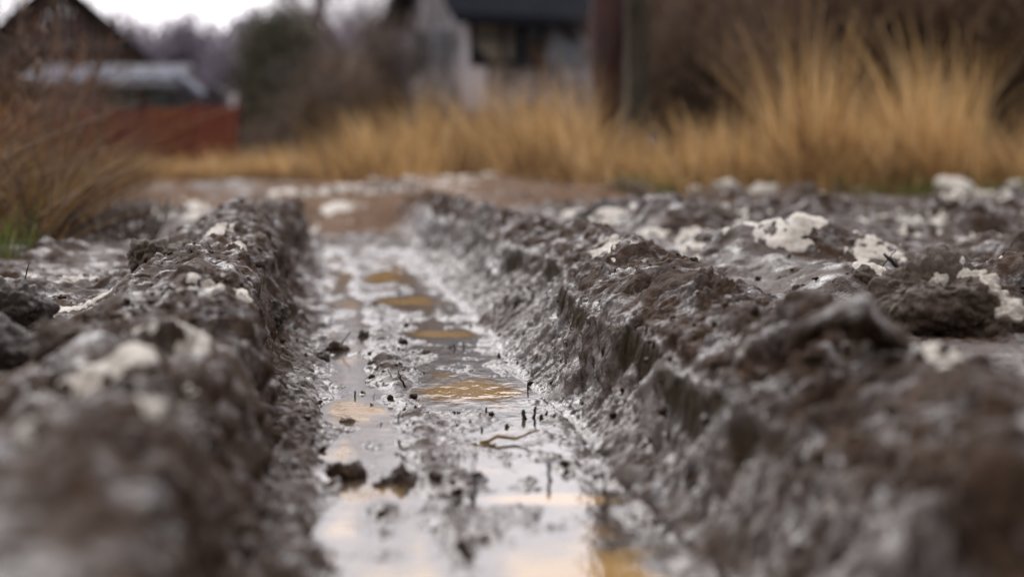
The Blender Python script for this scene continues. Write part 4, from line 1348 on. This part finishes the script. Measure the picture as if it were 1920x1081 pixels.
# lean-to in front of it
Ys = 47.0; s = Ys / FPX
sx0, sx1 = (40 - 960) * s, (342 - 960) * s
gs = zat((sx0 + sx1) / 2, Ys)
sh = empty('lean_to_shed', ((sx0 + sx1) / 2, Ys, gs - .05))
L2 = (sx1 - sx0) / 2
zt_, zb_ = .43 + (290 - 118) * s - gs, .43 + (290 - 158) * s - gs
m = MB(); boards(m, -L2 + .1, L2 - .1, 0, .08, 0, zb_ - .06, .25, .02); m.build('wall', M_SHEDGREY, sh)
r2 = MB().prism([(-L2, -.3, zb_ - .03), (-L2, 1.8, zt_), (-L2, 1.8, zt_ + .07), (-L2, -.3, zb_ + .04)], (2 * L2, 0, 0)).build('roof', M_SHEDGREY, sh)
for a, b_, dz in ((.05, .30, 0), (.28, .42, .02), (.46, .60, .03), (.66, .80, .0), (.82, .99, .0)):
    y0 = rnd.uniform(-.29, .0); y1 = rnd.uniform(.9, 1.7)
    zf = lambda yy: zb_ + .045 + (yy + .3) / 2.1 * (zt_ - zb_ + .03)
    MB().prism([(-L2 + a * 2 * L2, y0, zf(y0)), (-L2 + a * 2 * L2, y1, zf(y1)), (-L2 + a * 2 * L2, y1, zf(y1) + .05), (-L2 + a * 2 * L2, y0, zf(y0) + .09)], ((b_ - a) * 2 * L2, 0, 0)).build('roof_snow', M_ROOFSNOW, r2)
MB().box(-L2 + .50 * 2 * L2, L2 - .15, -.03, -.012, .2, zb_ - .15).build('teal_panel', M_TEAL, sh)
for fx in (.08, .50, .76, .97): MB().box(-L2 + fx * 2 * L2 - .06, -L2 + fx * 2 * L2 + .06, -.07, -.032, 0, zb_ - .1).build('upright', M_BROWNWOOD, sh)
tag(sh, 'low lean-to with snow patches on its roof and teal boards', 'shed')

# small sloping snowy porch roof right of it
Yq = 45.0; s = Yq / FPX
po = empty('porch_roof', at(375, 290, Yq)[:2] + (zat((375 - 960) * s, Yq),))
zz = lambda py: .43 + (290 - py) * s - zat((375 - 960) * s, Yq)
MB().prism([(-46 * s, 0, zz(136)), (18 * s, 0, zz(188)), (12 * s, 0, zz(194)), (-50 * s, 0, zz(146))], (0, 1.6, 0)).build('roof', M_ROOFSNOW, po)
MB().prism([(-40 * s, .1, 0), (46 * s, .1, 0), (46 * s, .1, zz(172)), (25 * s, .1, zz(160)), (-2 * s, .1, zz(182)), (-40 * s, .1, zz(152))], (0, 1.4, 0)).build('wall', plain('blue_black', (.03, .03, .045), (.07, .07, .085), 4, .7), po)
tag(po, 'small snowy sloping porch roof over a blue black wall', 'porch')

# rusty fence
Yf = 41.0; s = Yf / FPX
fx0, fx1 = (-140 - 960) * s, (447 - 960) * s
gf = zat((fx0 + fx1) / 2, Yf)
fe = empty('sheet_fence', ((fx0 + fx1) / 2, Yf, gf - .05))
L3 = (fx1 - fx0) / 2
nsheet = 7
rgf = random.Random(4)
rust_v = [M_RUST, plain('dark_rust', (.085, .022, .015), (.16, .044, .027), 3, .75), plain('orange_rust', (.11, .030, .014), (.21, .064, .026), 3, .75)]
for k in range(nsheet):
    a = -L3 + k * 2 * L3 / nsheet; b_ = a + 2 * L3 / nsheet - .02
    zt2 = .43 + (290 - (198 + rgf.uniform(-4, 6))) * s - gf
    nx_ = 60
    xs = np.linspace(a, b_, nx_)
    yo = .025 * np.sign(np.sin((xs - a) * 2 * math.pi / .18)) * np.minimum(1, np.abs(np.sin((xs - a) * 2 * math.pi / .18)) * 2.2) + rgf.uniform(-.02, .02)
    V = np.concatenate([np.stack([xs, yo, np.full(nx_, 0.)], -1), np.stack([xs, yo, np.full(nx_, zt2)], -1),
                        np.stack([xs, yo + .004, np.full(nx_, 0.)], -1), np.stack([xs, yo + .004, np.full(nx_, zt2)], -1)])
    i = np.arange(nx_ - 1)
    F = np.concatenate([np.stack([i, i + 1, nx_ + i + 1, nx_ + i], -1), np.stack([2 * nx_ + i + 1, 2 * nx_ + i, 3 * nx_ + i, 3 * nx_ + i + 1], -1), np.stack([nx_ + i, nx_ + i + 1, 3 * nx_ + i + 1, 3 * nx_ + i], -1)])
    np_mesh('sheet', V, F, rust_v[k % 3], fe, smooth=False)
for k in range(nsheet + 1):
    a = -L3 + k * 2 * L3 / nsheet
    MB().box(a - .04, a + .04, .06, .14, 0, 1.5).build('fence_post', rust_v[1], fe)
tag(fe, 'rusty red corrugated sheet fence before the dark gabled house', 'fence')
gpst = empty('gate_post', at(439, 290, 42)[:2] + (zat((439 - 960) / FPX * 42, 42),))
MB().box(-.075, .075, -.075, .075, -.1, 1.62).build('shaft', M_PALEWOOD, gpst, bevel=.015)
MB().box(-.10, .10, -.10, .10, 1.62, 1.68).build('cap', M_SHEDGREY, gpst)
tag(gpst, 'pale gate post at the right end of the rusty fence', 'post')

# reddish dry bush thinly veiling the dark house at the left edge
for px, Yd, hgt, wd_, n, lab in ((35, 9.5, 1.15, .55, 900, 'thin reddish dry bush at the left edge before the dark house'),
                                 (125, 10.5, .85, .5, 600, 'low reddish dry bush before the left part of the rusty fence')):
    xx = (px - 960) / FPX * Yd
    root = empty('dry_bush', (xx, Yd, zat(xx, Yd) - .02))
    limbs = []; rg = random.Random(px)
    for q in range(9):
        a = rg.uniform(0, 6.28); d = Vector((math.cos(a) * .4 + .12, math.sin(a) * .4, 1)).normalized()
        grow(None, Vector((0, 0, 0)), d, hgt * .55, .006, 2, .4, rg, limbs, .15, 3)
    limbs_mesh('stems', limbs, M_STALK, root)
    twig_mass('fine_twigs', n, wd_, hgt, M_RED, root, px + 1, .13, .0035, 26, (.1, .9))  # loose reddish twigs filling out the bush, no leaves
    tag(root, lab, 'bush')
